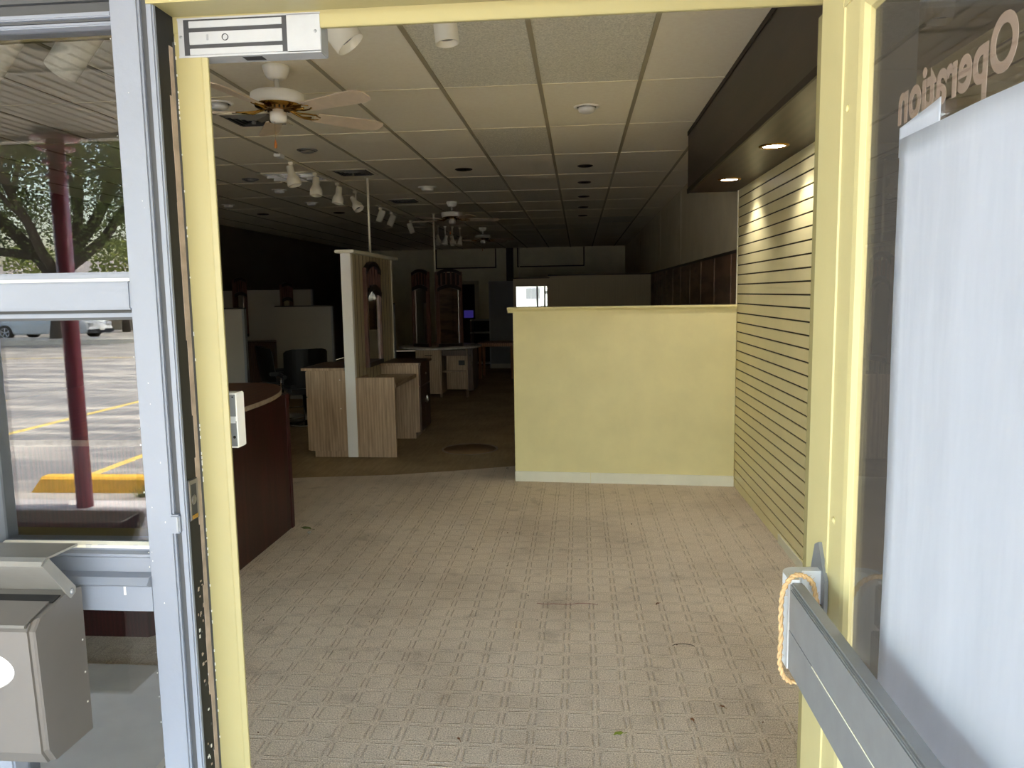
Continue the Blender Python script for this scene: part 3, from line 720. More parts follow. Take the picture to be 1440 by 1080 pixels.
# ceiling fans
def make_fan(loc, rz, label):
    t = empty('ceiling_fan', loc, label, 'ceiling fan', 'white five-blade ceiling fans', None, rz)
    m = MB(); m.lathe([(.074,0),(.074,-.014),(.066,-.04),(.052,-.062),(.044,-.068),(0,-.068)], 'fan_white', 32); m.build('canopy', 'fan_white', t)
    m = MB(); m.lathe([(.014,-.06),(.014,-.128),(.02,-.13),(.02,-.14)], 'fan_white', 16); m.lathe([(.024,-.066),(.0,-.066)], 'black_plastic', 16); m.lathe([(.021,-.122),(.021,-.132)], 'black_plastic', 16); m.build('down_rod', 'fan_white', t)
    m = MB(); m.lathe([(0,-.132),(.05,-.134),(.13,-.142),(.146,-.152),(.148,-.195),(.140,-.206),(.11,-.21),(0,-.21)], 'fan_white', 40); mo = m.build('motor', 'fan_white', t)
    m = MB(); m.lathe([(.128,-.2085),(.124,-.218),(.09,-.224),(.07,-.232),(0,-.232)], 'brass', 40, cap=False)
    for k in range(20):
        a = 2*PI*k/20; m.box((.08*math.cos(a)-.004,.08*math.sin(a)-.004,-.234),(.08*math.cos(a)+.004,.08*math.sin(a)+.004,-.222),'black_plastic')
    m.build('brass_band', 'brass', mo)
    m = MB(); m.lathe([(.03,-.225),(.03,-.246),(.046,-.248),(.047,-.29),(.040,-.302),(0,-.304)], 'fan_white', 28); m.build('switch_housing', 'fan_white', t)
    m = MB(); m.tube([(-.03,-.02,-.29),(-.034,-.022,-.40)], .0009, 'brass', 5); m.lathe([(.001,.0),(.005,-.014),(.009,-.036),(.006,-.048),(0,-.05)], 'orange_wood', 12, (-.034,-.022,-.40)); m.build('pull_chain', 'orange_wood', t)
    for k in range(5):
        a = k*2*PI/5; R5 = Matrix.Rotation(a, 3, 'Z'); P5 = Matrix.Rotation(math.radians(-13), 3, 'X')
        out = [(.225,-.050),(.50,-.064),(.60,-.066),(.645,-.052),(.66,-.025),(.66,.025),(.645,.052),(.60,.066),(.50,.064),(.225,.050)]
        m = MB(); m.prism(out, -.003, .003, 'z', 'fan_blade')
        for v in m.bm.verts: v.co = R5 @ (P5 @ v.co + Vector((0,0,-.245)))
        bl = m.build('blade', 'fan_blade', t)
        m = MB()
        for s in (-1, 1):
            m.tube([R5 @ (P5 @ Vector(p) + Vector((0,0,-.243+dz))) for p, dz in (((.06,0,0),.018),((.12,.012*s,0),.002),((.17,.03*s,0),-.003),((.215,.03*s,0),-.004),((.25,.012*s,0),-.005))], .005, 'brass', 6)
        m.tube([R5 @ (P5 @ Vector(p) + Vector((0,0,-.243+dz))) for p, dz in (((.06,0,0),.018),((.14,0,0),-.012),((.20,0,0),-.006))], .006, 'brass', 6)
        m.build('blade_arm', 'brass', bl)
    return t
fan = make_fan((-1.675, 4.33, CEIL), math.radians(45), 'white ceiling fan with pale wood blades, nearest to the doorway')
dup(fan, (-1.756, 10.8, CEIL), 'white ceiling fan in the middle of the dim room, above the round mirror station', math.radians(16))
dup(fan, (-1.86, 15.1, CEIL), 'farthest white ceiling fan, small and low in the dark back of the room', math.radians(52))

# track lighting
tr = MB(); tr.box((-2.70, 6.85, CEIL-.022), (-2.665, 10.5, CEIL-.004), 'track_white')
ltk = tag(tr.build('light_track', 'track_white', None, (-2.68, 8.6, CEIL)), 'white lighting track on the ceiling carrying the bell-shaped spotlights', 'light track')
m = MB(); m.box((-2.71, 6.84, CEIL-.03), (-2.65, 6.96, CEIL), 'white_metal', .006); m.build('end_feed', 'white_metal', ltk, (-2.68, 8.6, CEIL))
B('light_track', 'track_white', (-2.86, 10.9, CEIL-.02), (-2.83, 14.3, CEIL-.001), None, (-2.84, 12.6, CEIL))
tag(bpy.data.objects['light_track.001'], 'dim far lighting track carrying the small cylinder spotlights', 'light track')
def spot(kind, x, y, drop, d, label, group, s=1.0):
    t = empty('track_spotlight', (x, y, CEIL-.02), label, 'spotlight', group)
    m = MB(); m.box((-.022*s,-.03*s,-.03*s),(.022*s,.03*s,0), 'track_white', .004); m.build('adapter', 'track_white', t)
    m = MB(); m.tube([(0,0,-.02),(0,0,-drop)], .009*s, 'track_white', 8); m.build('stem', 'track_white', t)
    Rd = align((-d[0], -d[1], -d[2])); at = Vector((0,0,-drop))
    m = MB()
    if kind == 'bell':
        m.lathe([(0,.10*s),(.030*s,.098*s),(.034*s,.09*s),(.036*s,.02*s),(.052*s,-.012*s),(.062*s,-.03*s),(.064*s,-.085*s),(.058*s,-.092*s),(.054*s,-.085*s),(.02*s,-.06*s),(0,-.06*s)], 'track_white', 24, at, Rd)
    else:
        m.lathe([(0,.085*s),(.040*s,.085*s),(.046*s,.08*s),(.046*s,-.085*s),(.041*s,-.085*s),(.038*s,-.05*s),(0,-.045*s)], 'track_white', 24, at, Rd)
    h = m.build('lamp_head', 'track_white', t)
    m = MB(); m.lathe([(.036*s if kind != 'bell' else .05*s,-.062*s),(0,-.05*s)], 'bulb_grey', 18, at, Rd); m.build('bulb', 'bulb_grey', h)
    return t
G = 'bell-shaped track spotlights'
spot('bell', -2.68, 7.2, .13, (.25,-.05,-1), 'white bell-shaped track spotlight, nearest on its track', G)
spot('bell', -2.68, 7.86, .14, (.02,-.15,-1), 'white bell-shaped track spotlight, second on its track, in front of the fluorescent panel', G)
spot('bell', -2.68, 8.60, .14, (-.12,-.1,-1), 'white bell-shaped track spotlight, third on its track, head hanging straight down', G)
spot('bell', -2.68, 9.28, .15, (.55,-.3,-.9), 'white bell-shaped track spotlight, fourth on its track, tilted towards the door', G)
G = 'cylinder track spotlights'
spot('cylinder', -2.845, 11.1, .12, (-.4,0,-1), 'small white cylinder spotlight left of the white pole', G)
spot('cylinder', -2.845, 11.75, .12, (-.45,0,-1), 'small white cylinder spotlight just right of the white pole', G)
spot('cylinder', -2.845, 13.1, .13, (.35,0,-1), 'farthest small white cylinder spotlight right of the white pole', G)
G = 'dark far track spotlights'
for k, (x, y) in enumerate(((-2.58,14.2),(-2.47,14.35),(-2.36,14.5),(-2.25,14.7))):
    w = ('leftmost, beside the second white pole', 'second from the pole', 'third from the pole', 'rightmost, under the far fan')[k]
    spot('bell', x, y, .26, (.2*(-1)**k,-.3,-1), f'dim hanging spotlight in the far cluster, {w}', G, .9)
G = 'cylinder spotlights near the shop front'
spot('cylinder', -.53, 3.2, .165, (.10,-.05,-1), 'cream cylinder spotlight hanging just below the yellow door head', G, 1.05)
spot('cylinder', -.745, 2.4, .42, (.75,.1,-1), 'cream cylinder spotlight half hidden behind the magnetic lock', G, 1.05)
spot('cylinder', -1.575, 2.4, .465, (-.8,.15,-.8), 'tilted cream cylinder spotlight behind the glass of the left window', G, 1.1)
spot('cylinder', -1.84, 2.4, .465, (-.8,.15,-.8), 'tilted cream cylinder spotlight at the picture edge behind the left window', G, 1.1)

# thin white poles up to the ceiling
for (x, y, z0, w) in ((-2.29, 8.41, 2.10, 'thin white pole from the striped divider up to the ceiling'), (-2.30, 12.3, 1.0, 'thin white pole rising between the two round-topped mirrors'), (-1.6, 20.9, 1.0, 'thin pale pole against the far back wall')):
    m = MB(); m.tube([(0,0,z0),(0,0,CEIL-.01)], .013, 'track_white', 10); m.lathe([(.035,CEIL-.01),(.035,CEIL-.003)], 'track_white', 14)
    tag(m.build('ceiling_pole', 'track_white', None, (0,0,0), (x, y, 0)), w, 'pole', 'thin white poles')

# ------------------------------------------------------------------ furniture inside
# reception counter
rc = empty('reception_counter', (-2.8, 4.4, 0), 'dark maroon reception counter with a rounded wood-grain top, left of the doorway', 'counter'); o = rc.location
def rounded(x0, y0, x1, y1, r, n=14):
    p = [(x0, y0), (x1-.05, y0), (x1, y0+.05)]
    p += [(x1-r*.45+r*.45*math.cos(a), y1-r+r*math.sin(a)) for a in [k*PI/2/n for k in range(n+1)]]
    return p + [(x0, y1)]
m = MB(); m.prism(rounded(-3.7, 3.39, -2.04, 5.24, .10), 0.0, .955, 'z', 'maroon_laminate'); m.box((-2.041, 5.14, 0), (-2.034, 5.185, .955), 'maroon_panel'); m.build('body', 'maroon_laminate', rc, o)
m = MB(); m.prism(rounded(-3.75, 3.33, -1.985, 5.62, 1.1), .957, .983, 'z', 'counter_top'); tp = m.build('top', 'counter_top', rc, o)
m = MB(); pr = rounded(-3.752, 3.328, -1.982, 5.623, 1.1); n = len(pr)
for a, b in zip(pr, pr[1:]):
    m.add([(a[0],a[1],.955),(b[0],b[1],.955),(b[0],b[1],.9835),(a[0],a[1],.9835),(a[0]-.004,a[1]-.001,.955),(b[0]-.004,b[1]-.001,.955),(b[0]-.004,b[1]-.001,.9835),(a[0]-.004,a[1]-.001,.9835)], [(0,1,2,3),(7,6,5,4),(0,3,7,4),(1,5,6,2),(2,6,7,3),(0,4,5,1)], 'worn_tan')
m.build('edge_band', 'worn_tan', tp, o)

def make_mirror(loc, rz, label, w=.55, z0=.80, z1=2.0, group='arched salon mirrors'):
    t = empty('salon_mirror', loc, label, 'mirror', group, None, rz)
    h = w/2; arch = w*.16
    def arc_poly(za, zb, rise):
        n = 12; up = [(-h+w*k/n, zb-rise+rise*math.sin(PI*k/n)**.8) for k in range(n+1)]; lo_ = [(-h+w*k/n, za-rise+rise*math.sin(PI*k/n)**.8) for k in range(n+1)]
        return up+lo_[::-1]
    for s in (-1, 1):
        m = MB(); m.box((s*h-.022,-.04,z0), (s*h+.022,0,z1-arch*.8), 'mirror_frame_red', .005); m.box((s*(h-.035)-.008,-.03,z0), (s*(h-.035)+.008,0,z1-.26), 'mirror_frame_red'); m.build('post', 'mirror_frame_red', t)
    m = MB(); m.prism(arc_poly(z1-.05, z1, arch), -.05, 0, 'y', 'mirror_frame_dark'); m.build('arched_top', 'mirror_frame_dark', t)
    m = MB(); m.prism(arc_poly(z1-.30, z1-.245, arch), -.05, 0, 'y', 'mirror_frame_dark'); m.build('arched_rail', 'mirror_frame_dark', t)
    for k in range(4):
        x = -h+w*(k+1)/5; m = MB(); m.box((x-.011,-.035,z1-.29), (x+.011,-.012,z1-.03), 'mirror_frame_red', .003); m.build('spindle', 'mirror_frame_red', t)
    m = MB(); m.box((-h,-.05,z0), (h,0,z0+.05), 'mirror_frame_dark', .004); m.build('bottom_rail', 'mirror_frame_dark', t)
    m = MB(); m.prism([(-h+.03,z0+.04),(h-.03,z0+.04),(h-.03,z1-.30),(0,z1-.27),(-h+.03,z1-.30)], -.016, -.010, 'y', 'mirror_glass'); m.build('glass', 'mirror_glass', t)
    m = MB(); m.box((-h,-.010,z0), (h,0,z1-arch), 'mirror_frame_dark'); m.build('backing', 'mirror_frame_dark', t)
    return t

# free-standing divider with a white end post
dv = empty('divider_wall', (-2.29, 8.3, 0), 'tall striped divider panel with a white end post and cap, standing on the dark floor', 'divider'); o = dv.location
m = MB(); m.box((-2.335, 7.55, 0), (-2.245, 9.14, 2.045), 'panelling')
for k in range(11): m.box((-2.2455, 7.66+k*.135, .02), (-2.2435, 7.668+k*.135, 2.04), 'trim_dark')
m.build('panel', 'panelling', dv, o)
m = MB(); m.box((-2.344, 7.49, 0), (-2.2405, 7.56, 2.045), 'post_white', .004); m.build('end_post', 'post_white', dv, o)
m = MB(); m.box((-2.342, 9.135, 0), (-2.238, 9.165, 2.045), 'cream_paint'); m.build('edge_strip', 'cream_paint', dv, o)
m = MB(); m.box((-2.385, 7.44, 2.047), (-2.190, 9.30, 2.078), 'cream_paint', .006); m.build('cap', 'cream_paint', dv, o)
make_mirror((-2.2405, 8.19, 0), PI/2, 'arched red-brown mirror on the striped divider, seen edge-on above the walnut desk', .56, .875, 1.99)
# walnut desk and cabinets round the divider
t = empty('styling_desk', (-2.03, 8.0, 0), 'walnut laminate desk with a solid end panel, right of the white post', 'desk'); o = t.location
m = MB(); m.box((-2.238, 7.49, 0), (-1.843, 7.52, .812), 'walnut_laminate', .001); m.build('end_panel', 'walnut_laminate', t, o)
m = MB(); m.box((-2.238, 7.52, .705), (-1.835, 8.49, .745), 'walnut_laminate', .002); m.build('top', 'walnut_laminate', t, o)
m = MB(); m.box((-2.238, 7.52, .745), (-2.218, 7.90, .80), 'walnut_laminate'); m.build('upstand', 'walnut_laminate', t, o)
t = empty('side_cabinet', (-2.02, 8.78, 0), 'walnut cabinet with a dark door behind the desk, right of the divider', 'cabinet'); o = t.location
m = MB(); m.box((-2.238, 8.50, .07), (-1.812, 9.07, .842), 'walnut_laminate'); m.box((-2.238, 8.505, 0), (-1.86, 9.05, .07), 'walnut_laminate'); m.build('body', 'walnut_laminate', t, o)
m = MB(); m.box((-2.24, 8.47, .842), (-1.775, 9.12, .868), 'dark_veneer', .002); m.box((-2.24, 8.4695, .843), (-1.80, 8.473, .867), 'walnut_laminate'); m.build('top', 'dark_veneer', t, o)
m = MB(); m.box((-1.812, 8.52, .60), (-1.793, 9.06, .835), 'dark_veneer', .002); d = m.build('drawer', 'dark_veneer', t, o)
m = MB(); m.lathe([(.012,0),(.014,.012),(0,.016)], 'chrome', 12, (-1.793, 8.79, .72), rotm('Y',90)); m.build('knob', 'chrome', d, o)
for a, b in ((8.52, 8.785), (8.79, 9.06)):
    m = MB(); m.box((-1.812, a, .08), (-1.793, b, .59), 'dark_veneer', .002); d = m.build('door', 'dark_veneer', t, o)
    y = 8.76 if b < 8.8 else 8.815
    m = MB(); m.tube([(-1.793,y,.47),(-1.775,y,.455),(-1.772,y,.42),(-1.775,y,.385),(-1.793,y,.37)], .006, 'chrome', 8); m.build('handle', 'chrome', d, o)
t = empty('drawer_cabinet', (-2.54, 7.85, 0), 'walnut laminate cabinet with a dark top, left of the white post', 'cabinet'); o = t.location
m = MB(); m.box((-2.735, 7.49, .066), (-2.345, 8.15, .885), 'walnut_laminate'); m.box((-2.69, 7.50, 0), (-2.345, 8.13, .066), 'walnut_laminate')
for zc in (.50, .79): m.lathe([(.006,0),(.005,.003),(0,.004)], 'white_metal', 8, (-2.40, 7.49, zc), rotm('X',90))
m.build('body', 'walnut_laminate', t, o)
m = MB(); m.box((-2.785, 7.46, .886), (-2.345, 8.18, .914), 'dark_veneer', .002); m.box((-2.786, 7.4595, .887), (-2.345, 7.463, .913), 'walnut_laminate'); m.build('top', 'dark_veneer', t, o)
for a, b in ((.62,.875),(.07,.61)):
    m = MB(); m.box((-2.757, 7.50, a), (-2.736, 8.14, b), 'walnut_laminate', .002); m.build('drawer', 'walnut_laminate', t, o)

# round mirror station
t = empty('round_station', (-2.27, 12.45, 0), 'round marble-topped styling station with walnut cabinets in the dim middle of the room', 'styling station'); o = t.location
m = MB(); m.lathe([(.0,.765),(.655,.765),(.672,.772),(.672,.792),(.655,.80),(0,.80)], 'marble_top', 56, o); m.build('tabletop', 'marble_top', t, o)
m = MB(); m.box((-2.58, 11.95, .06), (-2.17, 12.5, .765), 'walnut_laminate'); cbn = m.build('cabinet', 'walnut_laminate', t, o)
m = MB(); m.box((-2.565, 11.935, .60), (-2.185, 11.95, .75), 'walnut_laminate', .002); d = m.build('drawer', 'walnut_laminate', cbn, o)
m = MB(); m.tube([(-2.43,11.935,.675),(-2.42,11.915,.675),(-2.33,11.915,.675),(-2.32,11.935,.675)], .006, 'trim_dark', 8); m.build('drawer_pull', 'trim_dark', cbn, o)
m = MB(); m.box((-2.565, 11.935, .08), (-2.185, 11.95, .585), 'walnut_laminate', .002); m.build('cabinet_door', 'walnut_laminate', cbn, o)
m = MB(); m.box((-2.12, 12.12, .11), (-1.76, 12.16, .765), 'walnut_laminate'); m.box((-1.79, 11.98, .11), (-1.76, 12.5, .765), 'walnut_laminate'); m.box((-2.16, 11.97, .66), (-1.77, 12.14, .75), 'dark_veneer'); m.build('open_bay', 'walnut_laminate', t, o)
m = MB(); m.prism([(-2.16,12.13),(-2.16,11.98),(-1.98,11.93),(-1.79,11.98),(-1.79,12.13)], .395, .415, 'z', 'walnut_laminate'); m.build('ledge', 'walnut_laminate', t, o)
m = MB(); m.box((-1.925, 12.112, .50), (-1.825, 12.121, .575), 'outlet_black', .002)
m.build('outlet', 'outlet_black', t, o)
m = MB(); m.box((-1.755, 12.0, .10), (-1.68, 12.6, .76), 'dark_veneer'); m.lathe([(.012,0),(0,.014)], 'chrome', 10, (-1.72,12.0,.66), rotm('X',90)); m.box((-1.71,11.985,.48),(-1.70,12.0,.56),'chrome'); m.build('side_cupboard', 'dark_veneer', t, o)
for x, y in ((-1.775, 11.99), (-2.56, 11.97), (-2.19, 11.97)):
    m = MB(); m.lathe([(.014,0),(.02,.05),(.026,.10),(.02,.12)], 'walnut_laminate', 12, (x,y,0)); m.build('leg', 'walnut_laminate', t, o)
make_mirror((-2.06, 12.12, 0), math.radians(29), 'wide arched mirror on the round station, right of the white pole', .40, .80, 2.03)
make_mirror((-2.50, 12.16, 0), math.radians(-32), 'narrow arched mirror on the round station, left of the white pole', .33, .80, 2.03)

# wooden table and things behind it
t = empty('wooden_table', (-1.6, 14.9, 0), 'small reddish wooden table with tapered legs behind the round station', 'table'); o = t.location
m = MB(); m.box((-1.95, 14.55, .665), (-1.23, 15.25, .69), 'table_wood', .003); m.box((-1.92, 14.58, .62), (-1.26, 15.22, .665), 'table_wood'); m.build('top', 'table_wood', t, o)
for x in (-1.90, -1.28):
    for y in (14.6, 15.2):
        m = MB(); m.tube([(x,y,.64),(x,y,0)], [.033,.022], 'table_wood', 4, smooth=False); m.build('leg', 'table_wood', t, o)
t = empty('grey_partition', (-1.4, 16.7, 0), 'plain grey upright partition panel behind the wooden table', 'partition'); o = t.location
m = MB(); m.box((-1.93, 16.65, .0), (-.85, 16.70, 1.87), 'grey_panel'); m.build('panel', 'grey_panel', t, o)
m = MB(); m.box((-1.945, 16.63, 0), (-1.925, 16.72, 1.89), 'aluminium'); m.box((-1.93, 16.63, 1.87), (-.85, 16.72, 1.89), 'aluminium'); m.build('edge_frame', 'aluminium', t, o)
m = MB(); m.box((-1.92, 16.635, 0), (-.85, 16.65, .10), 'white_laminate'); m.build('skirting', 'white_laminate', t, o)
t = empty('shelf_unit', (-2.2, 17.2, 0), 'low dark shelf unit left of the grey partition', 'shelf'); o = t.location
m = MB(); m.box((-2.42, 17.0, 0), (-2.39, 17.4, 1.03), 'dark_veneer'); m.box((-1.98, 17.0, 0), (-1.95, 17.4, 1.03), 'dark_veneer'); m.box((-2.42, 17.38, 0), (-1.95, 17.4, 1.03), 'hole_dark'); m.build('carcass', 'dark_veneer', t, o)
for zc in (.06, .45, .75, 1.03):
    m = MB(); m.box((-2.42, 16.99, zc), (-1.95, 17.39, zc+.025), 'white_laminate'); m.build('shelf', 'white_laminate', t, o)
t = empty('screen', (-3.2, 21.95, 1.0), 'dim purple glowing screen in the dark back doorway', 'screen'); o = t.location
m = MB(); m.box((-3.32, 22.03, .93), (-3.02, 22.07, 1.17), 'black_plastic', .004); m.build('case', 'black_plastic', t, o)
m = MB(); m.box((-3.305, 22.026, .945), (-3.035, 22.031, 1.155), 'screen_purple'); m.build('display', 'screen_purple', t, o)

# back partition of striped panelling with a mirror
t = empty('back_partition', (.1, 14.0, 0), 'striped beige partition with two steps of cap, seen over the yellow partition', 'partition'); o = t.location
m = MB(); m.box((-.52, 14.0, 0), (1.28, 14.1, 1.925), 'panelling'); m.build('panel', 'panelling', t, o)
m = MB(); m.box((-1.19, 14.02, 0), (-.52, 14.1, 1.885), 'panelling'); m.build('low_panel', 'panelling', t, o)
m = MB(); m.box((-.56, 13.96, 1.925), (1.27, 14.14, 1.945), 'trim_dark', .003); m.box((-1.28, 13.98, 1.885), (-.54, 14.13, 1.903), 'trim_dark', .003); m.build('cap', 'trim_dark', t, o)
t = empty('wall_mirror', (-.87, 14.0, 1.0), 'frameless mirror on the back partition, bright with the reflected street', 'mirror'); o = t.location
m = MB(); m.box((-1.135, 14.005, 1.0), (-.575, 14.012, 1.745), 'mirror_glass'); m.build('glass', 'mirror_glass', t, o)
m = MB(); m.box((-1.14, 14.012, .995), (-.57, 14.019, 1.75), 'black_plastic'); m.build('backing', 'black_plastic', t, o)

# left side of the room: white booth panels, mirrors, cabinet, chairs
def booth(x0, x1, y, z, label):
    t = empty('booth_panel', ((x0+x1)/2, y, 0), label, 'partition', 'white booth panels on the dark left side'); o = t.location
    m = MB(); m.box((x0, y, .05), (x1-.03, y+.05, z), 'white_laminate'); m.build('panel', 'white_laminate', t, o)
    m = MB(); m.box((x1-.03, y-.004, .0), (x1, y+.056, z), 'aluminium'); m.build('end_strip', 'aluminium', t, o)
    m = MB(); m.box((x0, y-.006, z), (x1+.005, y+.058, z+.018), 'black_plastic'); m.build('top_trim', 'black_plastic', t, o)
booth(-4.62, -4.03, 9.0, 1.49, 'white booth panel right beside the left yellow jamb, above the counter')
booth(-4.66, -3.75, 11.5, 1.475, 'wide white booth panel behind the black chairs')
booth(-4.05, -3.30, 13.6, 1.47, 'dim booth panel between the wide white one and the divider')
booth(-6.2, -4.6, 13.05, 1.75, 'tall dim booth panel at the back of the left side, topped by two mirrors')
make_mirror((-5.85, 12.9, 0), math.radians(62), 'dark arched mirror near the left jamb, rising over the booth panels', .24, .95, 1.97)
make_mirror((-5.02, 12.9, 0), math.radians(62), 'dark arched mirror rising over the wide white booth panel', .22, .95, 1.87)
t = empty('wooden_cabinet', (-5.4, 12.6, 0), 'small brown cabinet in the dark behind the black chairs', 'cabinet'); o = t.location
m = MB(); m.box((-5.68, 12.3, .0), (-5.02, 12.75, .87), 'dark_veneer'); m.build('body', 'table_wood', t, o)
m = MB(); m.box((-5.72, 12.26, .87), (-4.98, 12.77, .895), 'dark_veneer'); m.build('top', 'dark_veneer', t, o)
m = MB(); m.box((-5.66, 12.285, .62), (-5.04, 12.3, .84), 'dark_veneer', .002); m.build('drawer', 'dark_veneer', t, o)
def chair(loc, rz, label):
    t = empty('salon_chair', loc, label, 'chair', 'black salon chairs', None, rz)
    m = MB(); m.lathe([(.30,0),(.30,.012),(.27,.025),(.05,.04),(.035,.05),(.035,.40),(0,.40)], 'chrome', 30); m.build('base', 'chrome', t)
    m = MB(); m.box((-.25,-.24,.40), (.25,.25,.52), 'black_vinyl', .04); m.build('seat', 'black_vinyl', t)
    m = MB(); n = 14; vs = []; poly_o, poly_i = [], []
    for k in range(n+1):
        a = -1.15+2.3*k/n; poly_o.append((.30*math.sin(a), -.02+.30*math.cos(a)*.9)); poly_i.append((.25*math.sin(a), -.02+.25*math.cos(a)*.9))
    m.prism(poly_o+poly_i[::-1], .52, .98, 'z', 'black_vinyl')
    for v in m.bm.verts:
        if v.co.z > .9: v.co.z -= .20*max(0, .14-v.co.y)/.3
        v.co.y += (v.co.z-.5)*.12
    bmesh.ops.bevel(m.bm, geom=[e for e in m.bm.edges if all(v.co.z > .7 for v in e.verts)], offset=.015, segments=2, affect='EDGES')
    m.build('backrest', 'black_vinyl', t)
    for s in (-1, 1):
        m = MB(); m.box((s*.27-.025,-.24,.60), (s*.27+.025,.18,.65), 'black_vinyl', .012); m.tube([(s*.27,-.18,.45),(s*.27,-.18,.61)], .012, 'chrome', 8); m.build('armrest', 'black_vinyl', t)
    m = MB(); m.tube([(-.16,-.20,.38),(-.16,-.42,.16),(.16,-.42,.16),(.16,-.20,.38)], .012, 'chrome', 8); m.build('footrest', 'chrome', t)
    return t
c0 = chair((-3.52, 9.55, 0), math.radians(-150), 'black salon chair with a curved back, left of the walnut drawer cabinet')
dup(c0, (-4.02, 10.0, 0), 'black salon chair half hidden beside the first one, behind the maroon counter', math.radians(120))

# marks and litter on the floor
m = MB(); m.lathe([(.285,.0),(.285,.0012),(.0,.0012)], 'stain_brown', 40); m.lathe([(.30,0),(.30,.002),(.280,.002),(.280,0)], 'worn_tan', 48, cap=False)
tag(m.build('floor_medallion', 'vinyl_floor', None, (0,0,0), (-1.165, 7.96, -.0085)), 'round ring mark on the dark vinyl floor left of the yellow partition', 'floor mark')
def leaf(x, y, s, mat, label, rz):
    m = MB()
    pts = [(0,-1),(.30,-.55),(.5,-.05),(.32,.5),(0,1),(-.34,.45),(-.5,-.1),(-.28,-.6)]
    vs = [(0,0,.012)]+[(px*s, py*s, .003+.010*abs(px)+.004*(i % 2)) for i, (px, py) in enumerate(pts)]
    vs2 = [(a, b, c-.0012) for a, b, c in vs]; n = len(pts)
    m.add(vs+vs2, [(0, 1+i, 1+(i+1) % n) for i in range(n)]+[(n+1, n+2+(i+1) % n, n+2+i) for i in range(n)]+[(1+i, n+2+i, n+2+(i+1) % n, 1+(i+1) % n) for i in range(n)], mat)
    m.tube([(0,-s,.004),(s*.1,-1.5*s,.003)], .0012, mat, 5)
    l = m.build('fallen_leaf', mat, None, (0,0,0), (x, y, .001)); l.rotation_euler = (0,0,rz)
    tag(l, label, 'leaf', 'fallen leaves on the carpet')
leaf(.137, 2.69, .022, 'leaf_green', 'green fallen leaf on the carpet near the bottom edge of the photo', 1.9)
leaf(-1.93, 5.12, .05, 'grass_green', 'pale green leaf beside the foot of the maroon counter', 1.2)
leaf(-1.87, 5.02, .03, 'chip_white', 'small whitish leaf in front of the maroon counter', .3)
leaf(.42, 2.80, .014, 'leaf_brown', 'tiny reddish brown leaf on the carpet near the push bar', .4)
leaf(.40, 3.9, .016, 'leaf_brown', 'small brown leaf on the middle right of the carpet', 2.4)
leaf(.55, 2.9, .012, 'leaf_brown', 'tiny brown leaf on the carpet just left of the push bar end', 1.1)
leaf(-.45, 2.62, .010, 'leaf_brown', 'tiny tan leaf at the bottom centre of the carpet', .7)
m = MB(); r2 = random.Random(4)
m.tube([(-.16,0,.004)]+[(-.14+.3*k/9, r2.uniform(-.012,.012), 0.004) for k in range(10)], .0011, 'red_fluff', 5)
tag(m.build('thread', 'red_fluff', None, (0,0,0), (-.07, 3.88, .001)), 'short red thread lying in the middle of the carpet', 'thread')
m = MB()
for k in range(10):
    a = k*.32; m.tube([(.05*math.cos(a), .022*math.sin(a), .004), (.05*math.cos(a+.32), .022*math.sin(a+.32), .004)], .0014, 'black_rubber', 5)
tag(m.build('hair_band', 'black_rubber', None, (0,0,0), (.47, 3.42, .001)), 'thin black curl of hair or wire on the carpet', 'wire')
m = MB(); r2 = random.Random(9)
for k in range(60):
    x, y = r2.uniform(-1.9, 1.2), r2.uniform(2.4, 6.2); s = r2.uniform(.002,.006)
    if k < 14: x, y = r2.uniform(-.75,-.4), r2.uniform(6.55, 7.05); s *= 1.6
    m.box((x,y,0), (x+s*r2.uniform(1,3),y+s,.003), r2.choice(['chip_white','leaf_brown','worn_tan','hole_dark']), 0, Matrix.Rotation(r2.uniform(0,3),3,'Z'))
tag(m.build('crumbs', 'worn_tan', None, (0,0,0), (0,0,.001)), 'scattered crumbs of paint and dirt on the carpet', 'dirt', kind='stuff')

# ------------------------------------------------------------------ outside: canopy, walk, parking lot (seen reflected in the glass)
B('walkway', 'walk_dark', (-14, -3.06, -.14), (14, 1.36, -.012))['kind'] = 'structure'
m = MB(); m.prism([(-9,-3.055),(-4.20,-3.055),(-3.69,-2.17),(-9,-2.17)], -.013, -.004, 'z', 'walk_sun_patch'); tag(m.build('walkway_sun_patch', 'walk_sun_patch'), kind='structure')  # flat patch in the outline of a sunlit spot, painted with its own tone
B('parking_lot', 'asphalt', (-70, -60, -.30), (70, -3.06, -.02))['kind'] = 'structure'
m = MB()
for k in range(-9, 6):
    x = -4.62+k*2.5; m.box((x-.05, -9.2, -.021), (x+.05, -4.0, -.016))
m.box((-60, -18.05, -.021), (30, -17.95, -.016))
tag(m.build('parking_lines', 'line_yellow'), kind='structure')
m = MB()
m.box((-6.4, -3.0, 2.90), (9, D+.02, 2.93), 'canopy_white'); m.box((-6.4, -3.08, 2.86), (9, -2.98, 3.25), 'canopy_white'); m.box((-6.4, -3.0, 3.2), (9, D+.1, 3.25), 'canopy_white')  # left end, out of view, is cut short to let in sky light
x = -6.3
while x < 7:
    m.box((x, -2.98, 2.887), (x+.012, D, 2.901), 'canopy_white'); x += .105
m.box((-6.4, -1.42, 2.884), (9, -1.38, 2.90), 'canopy_white')
tag(m.build('canopy', 'canopy_white'), 'white ribbed canopy ceiling over the walkway, seen reflected in the window', kind='structure')
